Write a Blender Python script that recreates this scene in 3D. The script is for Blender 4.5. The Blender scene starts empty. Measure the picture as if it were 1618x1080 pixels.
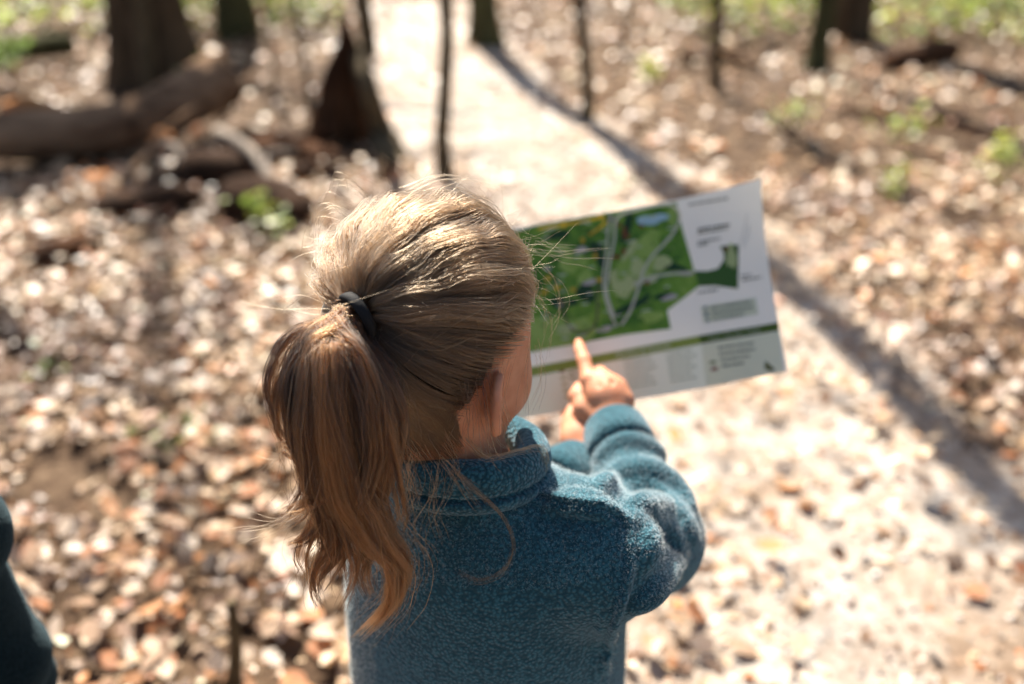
import bpy, math, random
import numpy as np
from mathutils import Vector, Matrix

random.seed(7)
rng = np.random.default_rng(7)
R = math.radians
scene = bpy.context.scene
C = scene.collection

# ------------------------------------------------------------------ camera, sky, sun, exposure
CAM_H, TILT, FPX = 1.40, R(28.0), 1618 * 35 / 36
cam_d = bpy.data.cameras.new('camera')
cam = bpy.data.objects.new('camera', cam_d); C.objects.link(cam)
cam.location = (0, 0, CAM_H); cam.rotation_euler = (R(90) - TILT, 0, 0)
cam_d.lens = 35; cam_d.sensor_width = 36; cam_d.sensor_fit = 'HORIZONTAL'
cam_d.clip_start = 0.02; cam_d.clip_end = 400
cam_d.dof.use_dof = True; cam_d.dof.focus_distance = 0.795; cam_d.dof.aperture_fstop = 2.25
scene.camera = cam

SUN_EL, SUN_H = R(47), Vector((-0.285, 0.958, 0)).normalized()      # where the sun stands
SUN = Vector((SUN_H.x * math.cos(SUN_EL), SUN_H.y * math.cos(SUN_EL), math.sin(SUN_EL)))
world = bpy.data.worlds.new('World'); scene.world = world; world.use_nodes = True
wn = world.node_tree
sky = wn.nodes.new('ShaderNodeTexSky'); sky.sky_type = 'NISHITA'; sky.sun_disc = False
sky.sun_elevation = SUN_EL; sky.sun_rotation = math.atan2(SUN_H.x, SUN_H.y)
sky.air_density = 1.0; sky.dust_density = 2.0; sky.ozone_density = 0.6
wn.links.new(sky.outputs[0], wn.nodes['Background'].inputs[0])
wn.nodes['Background'].inputs[1].default_value = 0.05
sun_d = bpy.data.lights.new('sun', 'SUN'); sun_d.energy = 5.0; sun_d.angle = R(0.53); sun_d.color = (1.0, 0.935, 0.83)
sun = bpy.data.objects.new('sun', sun_d); C.objects.link(sun)
sun.rotation_euler = SUN.to_track_quat('Z', 'Y').to_euler(); sun.location = (0, 0, 12)
scene.view_settings.view_transform = 'Standard'; scene.view_settings.look = 'None'
scene.view_settings.gamma = 1.0; scene.view_settings.exposure = 1.88
scene.render.engine = 'CYCLES'
scene.cycles.use_denoising = True
scene.cycles.max_bounces = 10; scene.cycles.transmission_bounces = 5; scene.cycles.diffuse_bounces = 4
scene.cycles.sample_clamp_indirect = 6

# ------------------------------------------------------------------ where things stand
CT, ST = math.cos(TILT), math.sin(TILT)
def P(px, py, d):
    u, v = (px - 809) / FPX, (540 - py) / FPX
    return np.array((u * d, d * (CT + v * ST), CAM_H - d * (ST - v * CT)))
def proj(p):
    p = np.asarray(p, float); y, dn = p[..., 1], CAM_H - p[..., 2]
    d = y * CT + dn * ST
    return 809 + FPX * p[..., 0] / d, 540 - FPX * (y * ST - dn * CT) / d, d
def G(px, py, z=0.0):
    q = P(px, py, 1.0); s = (CAM_H - z) / (CAM_H - q[2])
    return np.array((q[0] * s, q[1] * s, z))
def gz(x, y):
    x = np.asarray(x, float); y = np.asarray(y, float)
    w = np.clip((np.hypot(x, y - 1.0) - 1.2) / 2.5, 0, 1)
    return w * (0.022 * np.sin(1.7 * x + 0.6 * y) + 0.018 * np.sin(2.9 * y - 1.3 * x + 1) + 0.010 * np.sin(5.3 * x + 4.1 * y)) \
        + 0.05 * np.clip((y - 6) / 6, 0, 4) * (0.4 + 0.6 * np.sin(0.35 * x + 0.5) ** 2)
def nz(p, f, seed=0.0):                                             # cheap smooth noise, about -1..1
    p = np.asarray(p, float) * f
    a = np.sin(p[..., 0] * 1.0 + 1.7 * np.sin(p[..., 1] * 0.9 + seed) + seed * 3.1)
    b = np.sin(p[..., 1] * 1.3 + 1.5 * np.sin(p[..., 2] * 1.1 + seed * 1.7) + 2.0)
    c = np.sin(p[..., 2] * 1.2 + 1.6 * np.sin(p[..., 0] * 1.2 - seed) + 4.0 + seed)
    return (a + b + c) / 3.0

# ------------------------------------------------------------------ object helpers
def link(o, parent=None):
    C.objects.link(o)
    if parent is not None: o.parent = parent
    return o
def tag(o, label=None, cat=None, group=None, kind=None):
    if label: o['label'] = label
    if cat: o['category'] = cat
    if group: o['group'] = group
    if kind: o['kind'] = kind
    return o
def empty(name, loc, label, cat, group=None):
    o = bpy.data.objects.new(name, None); o.empty_display_size = 0.1; o.location = loc
    link(o); return tag(o, label, cat, group)
def origin(parent):
    return np.array(parent.location) if parent is not None and parent.parent is None else \
        (np.array(parent.location) + np.array(parent.parent.location) if parent is not None else np.zeros(3))
def mesh_np(name, verts, faces, mat=None, parent=None, smooth=True, world_co=True, cols=None):
    verts = np.asarray(verts, np.float32)
    if world_co and parent is not None: verts = verts - origin(parent).astype(np.float32)
    me = bpy.data.meshes.new(name)
    if isinstance(faces, np.ndarray):
        n, k = faces.shape
        me.vertices.add(len(verts)); me.vertices.foreach_set('co', verts.ravel())
        me.loops.add(n * k); me.loops.foreach_set('vertex_index', faces.astype(np.int32).ravel())
        me.polygons.add(n); me.polygons.foreach_set('loop_start', np.arange(0, n * k, k, dtype=np.int32))
        me.update(calc_edges=True); me.validate()
    else:
        me.from_pydata([tuple(map(float, v)) for v in verts], [], [tuple(int(i) for i in f) for f in faces]); me.update()
    if smooth: me.polygons.foreach_set('use_smooth', np.ones(len(me.polygons), bool))
    if cols is not None:
        a = me.color_attributes.new('tint', 'FLOAT_COLOR', 'POINT')
        c4 = np.ones((len(verts), 4), np.float32); c4[:, :3] = cols
        a.data.foreach_set('color', c4.ravel())
    if mat: me.materials.append(mat)
    return link(bpy.data.objects.new(name, me), parent)

# ------------------------------------------------------------------ materials
def mat(name, color=(0.5, 0.5, 0.5), rough=0.6, **kw):
    m = bpy.data.materials.new(name); m.use_nodes = True
    b = m.node_tree.nodes['Principled BSDF']
    b.inputs['Base Color'].default_value = (*color, 1); b.inputs['Roughness'].default_value = rough
    for k, v in kw.items(): b.inputs[k.replace('_', ' ')].default_value = v
    return m
def N(m, t, **kw):
    n = m.node_tree.nodes.new(t)
    for k, v in kw.items(): setattr(n, k, v)
    return n
def L(m, a, b): m.node_tree.links.new(a, b)
def B(m): return m.node_tree.nodes['Principled BSDF']
def ramp(m, fac, stops):
    r = N(m, 'ShaderNodeValToRGB'); e = r.color_ramp.elements
    while len(e) < len(stops): e.new(0.5)
    for q, (p, c) in zip(e, stops): q.position = p; q.color = (*c, 1)
    L(m, fac, r.inputs[0]); return r.outputs[0]
def noise(m, scale, detail=4, rough=0.55, stretch=None):
    tc = N(m, 'ShaderNodeTexCoord'); t = N(m, 'ShaderNodeTexNoise')
    t.inputs['Scale'].default_value = scale; t.inputs['Detail'].default_value = detail; t.inputs['Roughness'].default_value = rough
    if stretch:
        mp = N(m, 'ShaderNodeMapping'); mp.inputs['Scale'].default_value = stretch
        L(m, tc.outputs['Object'], mp.inputs[0]); L(m, mp.outputs[0], t.inputs['Vector'])
    else: L(m, tc.outputs['Object'], t.inputs['Vector'])
    return t.outputs['Fac']
def bump(m, h, strength, dist):
    b = N(m, 'ShaderNodeBump'); b.inputs['Strength'].default_value = strength; b.inputs['Distance'].default_value = dist
    L(m, h, b.inputs['Height']); L(m, b.outputs[0], B(m).inputs['Normal'])

M = {}
m = M['soil'] = mat('soil', rough=0.9, Specular_IOR_Level=0.1)
L(m, ramp(m, noise(m, 9, 8, 0.7), [(0.3, (0.035, 0.02, 0.012)), (0.5, (0.08, 0.05, 0.03)), (0.7, (0.16, 0.11, 0.07))]), B(m).inputs['Base Color'])
bump(m, noise(m, 45, 6), 0.8, 0.02)
m = M['path'] = mat('trail grit', rough=0.9, Specular_IOR_Level=0.25)
PMX = N(m, 'ShaderNodeMix', data_type='RGBA', blend_type='MULTIPLY'); PMX.inputs['Factor'].default_value = 1.0
L(m, ramp(m, noise(m, 22, 10, 0.72), [(0.30, (0.14, 0.095, 0.065)), (0.43, (0.35, 0.285, 0.23)), (0.55, (0.50, 0.44, 0.38)), (0.8, (0.62, 0.565, 0.51))]), PMX.inputs['A'])
L(m, ramp(m, noise(m, 2.6, 5, 0.65), [(0.36, (0.62, 0.52, 0.43)), (0.58, (1, 1, 1))]), PMX.inputs['B']); L(m, PMX.outputs['Result'], B(m).inputs['Base Color'])
bump(m, noise(m, 90, 8, 0.7), 0.9, 0.012)
def tinted(name, rough=0.5, trans=0.25, spec=0.5, bumpy=None):
    m = mat(name, rough=rough); b = B(m); b.inputs['Specular IOR Level'].default_value = spec
    at = N(m, 'ShaderNodeAttribute', attribute_name='tint'); L(m, at.outputs['Color'], b.inputs['Base Color'])
    if trans:
        tr = N(m, 'ShaderNodeBsdfTranslucent'); mx = N(m, 'ShaderNodeMixShader'); mx.inputs[0].default_value = trans
        L(m, at.outputs['Color'], tr.inputs[0]); L(m, b.outputs[0], mx.inputs[1]); L(m, tr.outputs[0], mx.inputs[2])
        L(m, mx.outputs[0], m.node_tree.nodes['Material Output'].inputs[0])
    if bumpy: bump(m, noise(m, bumpy, 4), 0.5, 0.003)
    return m
M['leaf'] = tinted('dry leaf', 0.42, 0.22, 0.6, 120)
M['green_leaf'] = tinted('fresh leaf', 0.4, 0.45, 0.5)
M['stone'] = tinted('grit stone', 0.6, 0.0, 0.4)
def bark(name, dark, light, sc=14, st=(1, 1, 0.18), bd=0.012):
    m = mat(name, rough=0.9, Specular_IOR_Level=0.06)
    f = noise(m, sc, 8, 0.65, st); L(m, ramp(m, f, [(0.32, dark), (0.68, light)]), B(m).inputs['Base Color'])
    bump(m, f, 0.9, bd); return m
M['bark'] = bark('rough brown bark', (0.028, 0.018, 0.010), (0.12, 0.08, 0.047))
M['bark_green'] = bark('mossy bark', (0.024, 0.023, 0.010), (0.09, 0.085, 0.038))
M['sap'] = bark('sapling bark', (0.04, 0.028, 0.016), (0.12, 0.09, 0.052), 30, (1, 1, 0.3), 0.003)
M['rot'] = bark('rotten wood', (0.012, 0.006, 0.004), (0.09, 0.04, 0.018), 18)
M['log'] = bark('weathered log', (0.035, 0.017, 0.009), (0.32, 0.20, 0.12), 9, (0.25, 1, 1), 0.02)
M['heart'] = bark('dark broken heartwood', (0.012, 0.008, 0.006), (0.06, 0.03, 0.016), 25, (1, 1, 1))
M['branch'] = bark('bare grey branch', (0.14, 0.11, 0.085), (0.38, 0.32, 0.26), 22, (1, 1, 0.4), 0.003)
M['orange_wood'] = bark('orange split wood', (0.22, 0.08, 0.025), (0.48, 0.22, 0.09), 20)

m = M['skin'] = mat('skin', (0.66, 0.37, 0.25), 0.6, Specular_IOR_Level=0.25)
B(m).inputs['Subsurface Weight'].default_value = 0.35; B(m).inputs['Subsurface Radius'].default_value = (1.0, 0.32, 0.16)
B(m).inputs['Subsurface Scale'].default_value = 0.008
L(m, ramp(m, noise(m, 60, 3), [(0.3, (0.43, 0.17, 0.088)), (0.7, (0.52, 0.24, 0.14))]), B(m).inputs['Base Color'])
bump(m, noise(m, 700, 2), 0.12, 0.0006)

def fleece(name, c0, c1, sheen, nub=310.0, depth=0.0026):
    m = mat(name, c0, 0.95); b = B(m)
    b.inputs['Specular IOR Level'].default_value = 0.0
    b.inputs['Sheen Weight'].default_value = 0.32; b.inputs['Sheen Roughness'].default_value = 0.55; b.inputs['Sheen Tint'].default_value = (*sheen, 1)
    tc = N(m, 'ShaderNodeTexCoord')
    wn_ = N(m, 'ShaderNodeTexNoise'); wn_.inputs['Scale'].default_value = 180; wn_.inputs['Detail'].default_value = 2
    L(m, tc.outputs['Object'], wn_.inputs['Vector'])
    mx = N(m, 'ShaderNodeVectorMath', operation='MULTIPLY_ADD'); mx.inputs[1].default_value = (0.004, 0.004, 0.004)
    L(m, wn_.outputs['Color'], mx.inputs[0]); L(m, tc.outputs['Object'], mx.inputs[2])
    vo = N(m, 'ShaderNodeTexVoronoi', feature='SMOOTH_F1'); vo.inputs['Scale'].default_value = nub; vo.inputs['Smoothness'].default_value = 0.35
    L(m, mx.outputs[0], vo.inputs['Vector'])
    inv = N(m, 'ShaderNodeMath', operation='SUBTRACT'); inv.inputs[0].default_value = 1.0; L(m, vo.outputs['Distance'], inv.inputs[1])
    n2 = noise(m, 14, 3)
    ad = N(m, 'ShaderNodeMath', operation='MULTIPLY_ADD'); ad.inputs[1].default_value = 0.5
    L(m, n2, ad.inputs[0]); L(m, inv.outputs[0], ad.inputs[2])
    L(m, ramp(m, ad.outputs[0], [(0.70, c0), (1.0, c1)]), b.inputs['Base Color'])  # darker between the nubs: crevice shade put into the base colour
    bump(m, inv.outputs[0], 0.75, depth); return m
M['fleece'] = fleece('blue fleece', (0.010, 0.044, 0.058), (0.028, 0.105, 0.132), (0.75, 0.88, 0.97))
M['fleece_smooth'] = fleece('smooth blue fleece', (0.022, 0.080, 0.112), (0.036, 0.115, 0.152), (0.5, 0.7, 0.85), 700.0, 0.0005)
M['dark_coat'] = fleece('dark teal coat', (0.004, 0.009, 0.011), (0.008, 0.016, 0.019), (0.2, 0.27, 0.30), 300.0, 0.0008)
M['pink_knit'] = fleece('pale pink cuff', (0.62, 0.42, 0.42), (0.75, 0.55, 0.54), (0.9, 0.8, 0.8), 700.0, 0.0005)
M['trouser'] = fleece('dark denim', (0.03, 0.04, 0.07), (0.05, 0.065, 0.10), (0.4, 0.4, 0.5), 800.0, 0.0004)
M['shoe'] = mat('grey shoe', (0.18, 0.17, 0.17), 0.6)
M['sole'] = mat('white sole', (0.6, 0.58, 0.55), 0.6)
M['elastic'] = mat('black elastic', (0.006, 0.006, 0.007), 0.8, Specular_IOR_Level=0.25); bump(M['elastic'], noise(M['elastic'], 900, 2), 0.5, 0.0006)
M['eye'] = mat('eye', (0.8, 0.78, 0.75), 0.15)

def hairmat(name, a, b, rough=0.40):
    m = bpy.data.materials.new(name); m.use_nodes = True; nt = m.node_tree
    nt.nodes.remove(nt.nodes['Principled BSDF'])
    h = nt.nodes.new('ShaderNodeBsdfHairPrincipled'); h.parametrization = 'COLOR'
    h.inputs['Roughness'].default_value = rough; h.inputs['Radial Roughness'].default_value = 0.45
    h.inputs['Coat'].default_value = 0.0
    at = N(m, 'ShaderNodeAttribute', attribute_name='shade')
    mx = N(m, 'ShaderNodeMix', data_type='RGBA'); mx.inputs['A'].default_value = (*a, 1); mx.inputs['B'].default_value = (*b, 1)
    L(m, at.outputs['Fac'], mx.inputs['Factor']); L(m, mx.outputs['Result'], h.inputs['Color'])
    L(m, h.outputs[0], nt.nodes['Material Output'].inputs[0]); return m
M['hair'] = hairmat('light brown hair', (0.006, 0.0028, 0.0013), (0.112, 0.060, 0.028))
M['tail'] = hairmat('amber brown hair', (0.006, 0.0020, 0.0007), (0.125, 0.048, 0.016))
M['scalp'] = mat('under hair', (0.035, 0.02, 0.011), 0.8)
bump(M['scalp'], noise(M['scalp'], 300, 3), 0.6, 0.002)
M['fuzz'] = hairmat('fleece fuzz', (0.03, 0.10, 0.14), (0.34, 0.49, 0.56), 0.7)

def hair_obj(name, pts, rad, material, parent, shade):
    """pts (S,K,3) world, rad (S,K) or (K,), shade (S,)"""
    S, K = pts.shape[:2]
    cu = bpy.data.hair_curves.new(name); cu.add_curves([K] * S)
    q = (pts - origin(parent)).astype(np.float32)
    cu.attributes['position'].data.foreach_set('vector', q.ravel())
    ra = cu.attributes.get('radius') or cu.attributes.new('radius', 'FLOAT', 'POINT')
    ra.data.foreach_set('value', np.broadcast_to(rad, (S, K)).astype(np.float32).ravel())
    sa = cu.attributes.new('shade', 'FLOAT', 'CURVE'); sa.data.foreach_set('value', np.asarray(shade, np.float32))
    cu.materials.append(material)
    return link(bpy.data.objects.new(name, cu), parent)

# ------------------------------------------------------------------ solid modelling on a distance grid
class Field:
    def __init__(s, lo, hi, h):
        s.lo = np.array(lo, float); s.h = h
        s.n = np.ceil((np.array(hi, float) - s.lo) / h).astype(int) + 1
        s.D = np.full(s.n, 0.06, np.float32)
    def block(s, lo, hi):
        a = np.clip(np.floor((lo - s.lo) / s.h).astype(int), 0, s.n); b = np.clip(np.ceil((hi - s.lo) / s.h).astype(int) + 1, 0, s.n)
        sl = tuple(slice(i, j) for i, j in zip(a, b))
        ax = [(s.lo[i] + s.h * np.arange(a[i], b[i])).astype(np.float32) for i in range(3)]
        X, Y, Z = ax[0][:, None, None], ax[1][None, :, None], ax[2][None, None, :]
        return sl, X, Y, Z
    def merge(s, sl, d, k, op):
        D = s.D[sl]
        if op == 'sub': D, d = -D, d
        if k > 0:
            hh = np.maximum(k - np.abs(D - d), 0) / k
            r = np.minimum(D, d) - hh * hh * k * 0.25
        else: r = np.minimum(D, d)
        s.D[sl] = -r if op == 'sub' else r
    def cap(s, a, b, ra, rb=None, k=0.01, op='add', wave=None):
        a = np.asarray(a, float); b = np.asarray(b, float); rb = ra if rb is None else rb
        pad = max(ra, rb) + k + 3 * s.h + 0.006
        sl, X, Y, Z = s.block(np.minimum(a, b) - pad, np.maximum(a, b) + pad)
        ab = b - a; l2 = max(float(ab @ ab), 1e-12)
        t = np.clip(((X - a[0]) * ab[0] + (Y - a[1]) * ab[1] + (Z - a[2]) * ab[2]) / l2, 0, 1)
        d = np.sqrt((X - a[0] - t * ab[0]) ** 2 + (Y - a[1] - t * ab[1]) ** 2 + (Z - a[2] - t * ab[2]) ** 2) - (ra + (rb - ra) * t)
        if wave is not None: d = d + wave(X, Y, Z, t)
        s.merge(sl, d.astype(np.float32), k, op)
    def chain(s, pts, rad, k=0.01, op='add'):
        for i in range(len(pts) - 1):
            r0, r1 = (rad, rad) if np.isscalar(rad) else (rad[i], rad[i + 1])
            s.cap(pts[i], pts[i + 1], r0, r1, k, op)
    def ell(s, c, A, r, k=0.01, op='add'):
        c = np.asarray(c, float); A = np.asarray(A, float); r = np.asarray(r, float)
        pad = r.max() + k + 3 * s.h
        sl, X, Y, Z = s.block(c - pad, c + pad)
        x, y, z = X - c[0], Y - c[1], Z - c[2]
        q = [(A[i, 0] * x + A[i, 1] * y + A[i, 2] * z) for i in range(3)]
        k0 = np.sqrt(sum((q[i] / r[i]) ** 2 for i in range(3))); k1 = np.sqrt(sum((q[i] / r[i] ** 2) ** 2 for i in range(3))) + 1e-9
        s.merge(sl, (k0 * (k0 - 1) / k1).astype(np.float32), k, op)
    def loft(s, spine, k=0.015, op='add', A=None):
        """spine: list of (cx,cy,cz,ax,ay) horizontal ellipses from top to bottom; A = yaw of the ellipse axes"""
        sp = np.array(sorted(spine, key=lambda q: q[2]), float)
        m_ = sp[:, 3:5].max() + k + 0.02
        lo = np.array([sp[:, 0].min() - m_, sp[:, 1].min() - m_, sp[0, 2] - 0.02]); hi = np.array([sp[:, 0].max() + m_, sp[:, 1].max() + m_, sp[-1, 2] + 0.02])
        sl, X, Y, Z = s.block(lo, hi)
        z = Z.ravel()
        def sm(col):
            zz = sp[:, 2]; v = np.interp(z, zz, sp[:, col])
            w = 0.015; return ((np.interp(z - w, zz, sp[:, col]) + v + np.interp(z + w, zz, sp[:, col])) / 3)[None, None, :].astype(np.float32)
        cx, cy, ax, ay = sm(0), sm(1), sm(3), sm(4)
        x, y = X - cx, Y - cy
        if A: ca, sa = math.cos(A), math.sin(A); x, y = ca * x - sa * y, sa * x + ca * y
        q = np.sqrt((x / ax) ** 2 + (y / ay) ** 2)
        g = np.sqrt((x / ax ** 2) ** 2 + (y / ay ** 2) ** 2) + 1e-6
        d = q * (q - 1) / g
        d = np.maximum(d, np.maximum(sp[0, 2] - Z, Z - sp[-1, 2]))
        s.merge(sl, d.astype(np.float32), k, op)
    def hit(s, px, py, d0=0.5, d1=1.4):
        """first point of the solid along the sight line through a point of the picture"""
        ds = np.arange(d0, d1, s.h * 0.5); p = np.array([P(px, py, d) for d in (d0, d1)])
        pts = p[0] + (ds[:, None] - d0) / (d1 - d0) * (p[1] - p[0])
        ii = np.round((pts - s.lo) / s.h).astype(int)
        ok = np.all((ii >= 0) & (ii < s.n), axis=1); v = np.full(len(ds), 1.0); v[ok] = s.D[tuple(ii[ok].T)]
        w = np.nonzero(v < 0)[0]
        return pts[w[0]] if len(w) else None
    def smooth(s, it=1):
        for _ in range(it):
            for ax in range(3):
                D = s.D; p = np.roll(D, 1, ax); q = np.roll(D, -1, ax); s.D = 0.25 * p + 0.5 * D + 0.25 * q
    def nets(s):
        D = s.D; I = D < 0; n = np.array(D.shape)
        cnt = np.zeros(n - 1, np.int8)
        cs = [(i, j, k) for i in (0, 1) for j in (0, 1) for k in (0, 1)]
        for i, j, k in cs: cnt += I[i:n[0] - 1 + i, j:n[1] - 1 + j, k:n[2] - 1 + k]
        cells = np.argwhere((cnt > 0) & (cnt < 8)); idx = np.full(n - 1, -1, np.int32); idx[tuple(cells.T)] = np.arange(len(cells))
        acc = np.zeros((len(cells), 3)); num = np.zeros(len(cells))
        for c0 in cs:
            for ax in range(3):
                if c0[ax]: continue
                c1 = list(c0); c1[ax] = 1
                d0 = D[tuple((cells + c0).T)]; d1 = D[tuple((cells + c1).T)]
                w = (d0 < 0) != (d1 < 0); t = np.zeros_like(d0); t[w] = d0[w] / (d0[w] - d1[w])
                q = np.array(c0, float)[None, :] + t[:, None] * (np.array(c1) - np.array(c0))
                acc[w] += q[w]; num[w] += 1
        V = s.lo + s.h * (cells + acc / num[:, None])
        F = []
        for ax in range(3):
            u, v = (ax + 1) % 3, (ax + 2) % 3
            sa = [slice(None)] * 3; sb = [slice(None)] * 3; sa[ax] = slice(0, -1); sb[ax] = slice(1, None)
            A_, B_ = I[tuple(sa)], I[tuple(sb)]
            e = np.argwhere(A_ != B_); e = e[(e[:, u] > 0) & (e[:, v] > 0) & (e[:, u] < n[u] - 1) & (e[:, v] < n[v] - 1)]
            flip = A_[tuple(e.T)]
            q = []
            for du, dv in ((-1, -1), (0, -1), (0, 0), (-1, 0)):
                c = e.copy(); c[:, u] += du; c[:, v] += dv; q.append(idx[tuple(c.T)])
            q = np.stack(q, 1); q[~flip] = q[~flip][:, ::-1]; F.append(q)
        return V, np.concatenate(F)
    def obj(s, name, material, parent): V, F = s.nets(); return mesh_np(name, V, F, material, parent)

def nrm(v): v = np.asarray(v, float); return v / np.linalg.norm(v)
def catmull(pts, n):
    p = np.asarray(pts, float); p = np.vstack([2 * p[0] - p[1], p, 2 * p[-1] - p[-2]])
    t = np.linspace(0, len(p) - 3 - 1e-6, n); i = t.astype(int); f = (t - i)[:, None]
    a, b, c, d = p[i], p[i + 1], p[i + 2], p[i + 3]
    return 0.5 * (2 * b + (c - a) * f + (2 * a - 5 * b + 4 * c - d) * f ** 2 + (3 * b - a - 3 * c + d) * f ** 3)

# ================================================================== the setting: forest floor and trail
def axis_vals(lo, hi, fine_lo, fine_hi, step):
    out = list(np.arange(fine_lo, fine_hi, step)); a, s = fine_hi, step
    while a < hi: out.append(a); s *= 1.25; a += s
    out.append(hi); a, s = fine_lo, step; left = []
    while a > lo: s *= 1.25; a -= s; left.append(max(a, lo))
    return np.array(sorted(set(left + out)))
xs, ys = axis_vals(-90, 90, -7, 8, 0.12), axis_vals(-40, 140, -1, 13, 0.12)
XX, YY = np.meshgrid(xs, ys, indexing='ij')
V = np.stack([XX, YY, gz(XX, YY) - 0.004], -1).reshape(-1, 3)
ii = np.arange(len(xs) * len(ys)).reshape(len(xs), len(ys))
F = np.stack([ii[:-1, :-1], ii[1:, :-1], ii[1:, 1:], ii[:-1, 1:]], -1).reshape(-1, 4)
ground = tag(mesh_np('forest_floor', V, F, M['soil']), 'brown woodland floor under a layer of dry leaves', None, None, 'structure')

pl = catmull([G(560, 5)[:2], G(575, 60)[:2], G(560, 150)[:2], G(610, 260)[:2], G(700, 420)[:2], G(790, 650)[:2], G(850, 900)[:2], (0.15, 0.3), (0.4, -1.2), (1.0, -4)], 90)
pr = catmull([G(760, 5)[:2], G(800, 50)[:2], G(850, 110)[:2], G(985, 205)[:2], G(1170, 300)[:2], G(1350, 450)[:2], G(1570, 680)[:2], (1.7, 0.9), (2.2, -0.8), (3.0, -3.5)], 90)
pl[:, 0] += 0.05 * np.sin(np.arange(90) * 0.9) + rng.normal(0, 0.02, 90); pr[:, 0] += 0.06 * np.sin(np.arange(90) * 0.7 + 1) + rng.normal(0, 0.02, 90)
W = np.linspace(0, 1, 14)
pp = pl[:, None, :] * (1 - W)[None, :, None] + pr[:, None, :] * W[None, :, None]
V = np.concatenate([pp, (gz(pp[..., 0], pp[..., 1]) + 0.006 - 0.008 * (np.abs(W - 0.5) * 2)[None, :] ** 6)[..., None]], -1).reshape(-1, 3)
ii = np.arange(90 * 14).reshape(90, 14)
F = np.stack([ii[:-1, :-1], ii[:-1, 1:], ii[1:, 1:], ii[1:, :-1]], -1).reshape(-1, 4)[:, ::-1]
path = tag(mesh_np('path', V, F, M['path']), 'pale grey trail of trodden grit and leaf crumbs', None, None, 'structure')
def on_path(x, y, grow=0.0):
    o = np.argsort(pl[:, 1]); l = np.interp(y, pl[o, 1], pl[o, 0]); o = np.argsort(pr[:, 1]); r = np.interp(y, pr[o, 1], pr[o, 0])
    return np.minimum(x - l, r - x) + grow                          # >0 inside

# ---- leaves: a few shapes, many leaves
def leaf_shape(kind):
    if kind == 0: w = [0.0, 0.20, 0.29, 0.21, 0.0]; yv = [-0.5, -0.25, 0.05, 0.30, 0.5]          # beech
    elif kind == 1: w = [0.0, 0.10, 0.26, 0.12, 0.31, 0.14, 0.0]; yv = [-0.5, -0.28, -0.12, 0.02, 0.18, 0.34, 0.5]   # oak lobes
    elif kind == 2: w = [0.0, 0.30, 0.40, 0.20, 0.0]; yv = [-0.42, -0.30, 0.0, 0.25, 0.5]        # broad
    else: w = [0.0, 0.22, 0.20, 0.0]; yv = [-0.5, -0.15, 0.2, 0.5]                               # scrap
    n = len(w); vs = []; fs = []
    for i in range(n): vs += [(-w[i], yv[i], 0.0), (0, yv[i], 0.0), (w[i], yv[i], 0.0)]
    for i in range(n - 1):
        a, b = 3 * i, 3 * i + 3
        for k in (0, 1):
            q = [a + k, a + k + 1, b + k + 1, b + k]
            if i == 0: q = [a + 1, b + k + 1, b + k]
            if i == n - 2: q = [a + k, a + k + 1, b + 1]
            if len(q) == 4: fs += [[q[0], q[1], q[2]], [q[0], q[2], q[3]]]
            else: fs.append(q)
    return np.array(vs), np.array(fs)
LEAF = [leaf_shape(k) for k in range(4)]
def curl(v, fold, bend, twist):
    v = v.copy(); v[:, 2] += fold * np.abs(v[:, 0]) ** 1.3 + bend * v[:, 1] ** 2 + twist * v[:, 0] * v[:, 1]; return v
def rots(yaw, pitch, roll):
    cy, sy, cp, sp, cr, sr = np.cos(yaw), np.sin(yaw), np.cos(pitch), np.sin(pitch), np.cos(roll), np.sin(roll)
    z = np.zeros_like(yaw); o = z + 1
    Rz = np.stack([cy, -sy, z, sy, cy, z, z, z, o], -1).reshape(-1, 3, 3)
    Rx = np.stack([o, z, z, z, cp, -sp, z, sp, cp], -1).reshape(-1, 3, 3)
    Ry = np.stack([cr, z, sr, z, o, z, -sr, z, cr], -1).reshape(-1, 3, 3)
    return Rz @ Rx @ Ry
def leaf_cloud(name, pos, size, yaw, pitch, roll, cols, material, parent=None, kinds=(0, 1, 2)):
    Vs, Fs, Cs, off = [], [], [], 0
    kd = rng.integers(0, len(kinds), len(pos)); cv = rng.integers(0, 5, len(pos))
    for a, k in enumerate(kinds):
        for c in range(5):
            w = np.nonzero((kd == a) & (cv == c))[0]
            if not len(w): continue
            v, f = LEAF[k]; v = curl(v, (0.1, 0.25, -0.15, 0.6, 0.05)[c], (0.05, -0.25, 0.3, 0.1, -0.12)[c], (0.2, -0.4, 0.15, 0.7, -0.6)[c])
            q = (rots(yaw[w], pitch[w], roll[w]) @ v.T[None]).transpose(0, 2, 1) * size[w][:, None, None] + pos[w][:, None, :]
            Vs.append(q.reshape(-1, 3)); Fs.append((f[None] + (off + len(v) * np.arange(len(w)))[:, None, None]).reshape(-1, 3))
            Cs.append(np.repeat(cols[w], len(v), 0)); off += len(v) * len(w)
    return mesh_np(name, np.concatenate(Vs), np.concatenate(Fs), material, parent, False, True, np.concatenate(Cs))
DRY = np.array([(0.50, 0.37, 0.26), (0.58, 0.45, 0.34), (0.42, 0.28, 0.175), (0.32, 0.19, 0.105), (0.20, 0.105, 0.055), (0.36, 0.14, 0.05), (0.48, 0.21, 0.07), (0.66, 0.55, 0.44), (0.09, 0.05, 0.028)])
DRYP = np.array([0.17, 0.13, 0.18, 0.15, 0.12, 0.08, 0.03, 0.05, 0.09])
def dry_cols(n, p=DRYP):
    c = DRY[rng.choice(len(DRY), n, p=p / p.sum())]; return np.clip(c * rng.normal(1, 0.12, (n, 1)), 0.02, 0.8)
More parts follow.
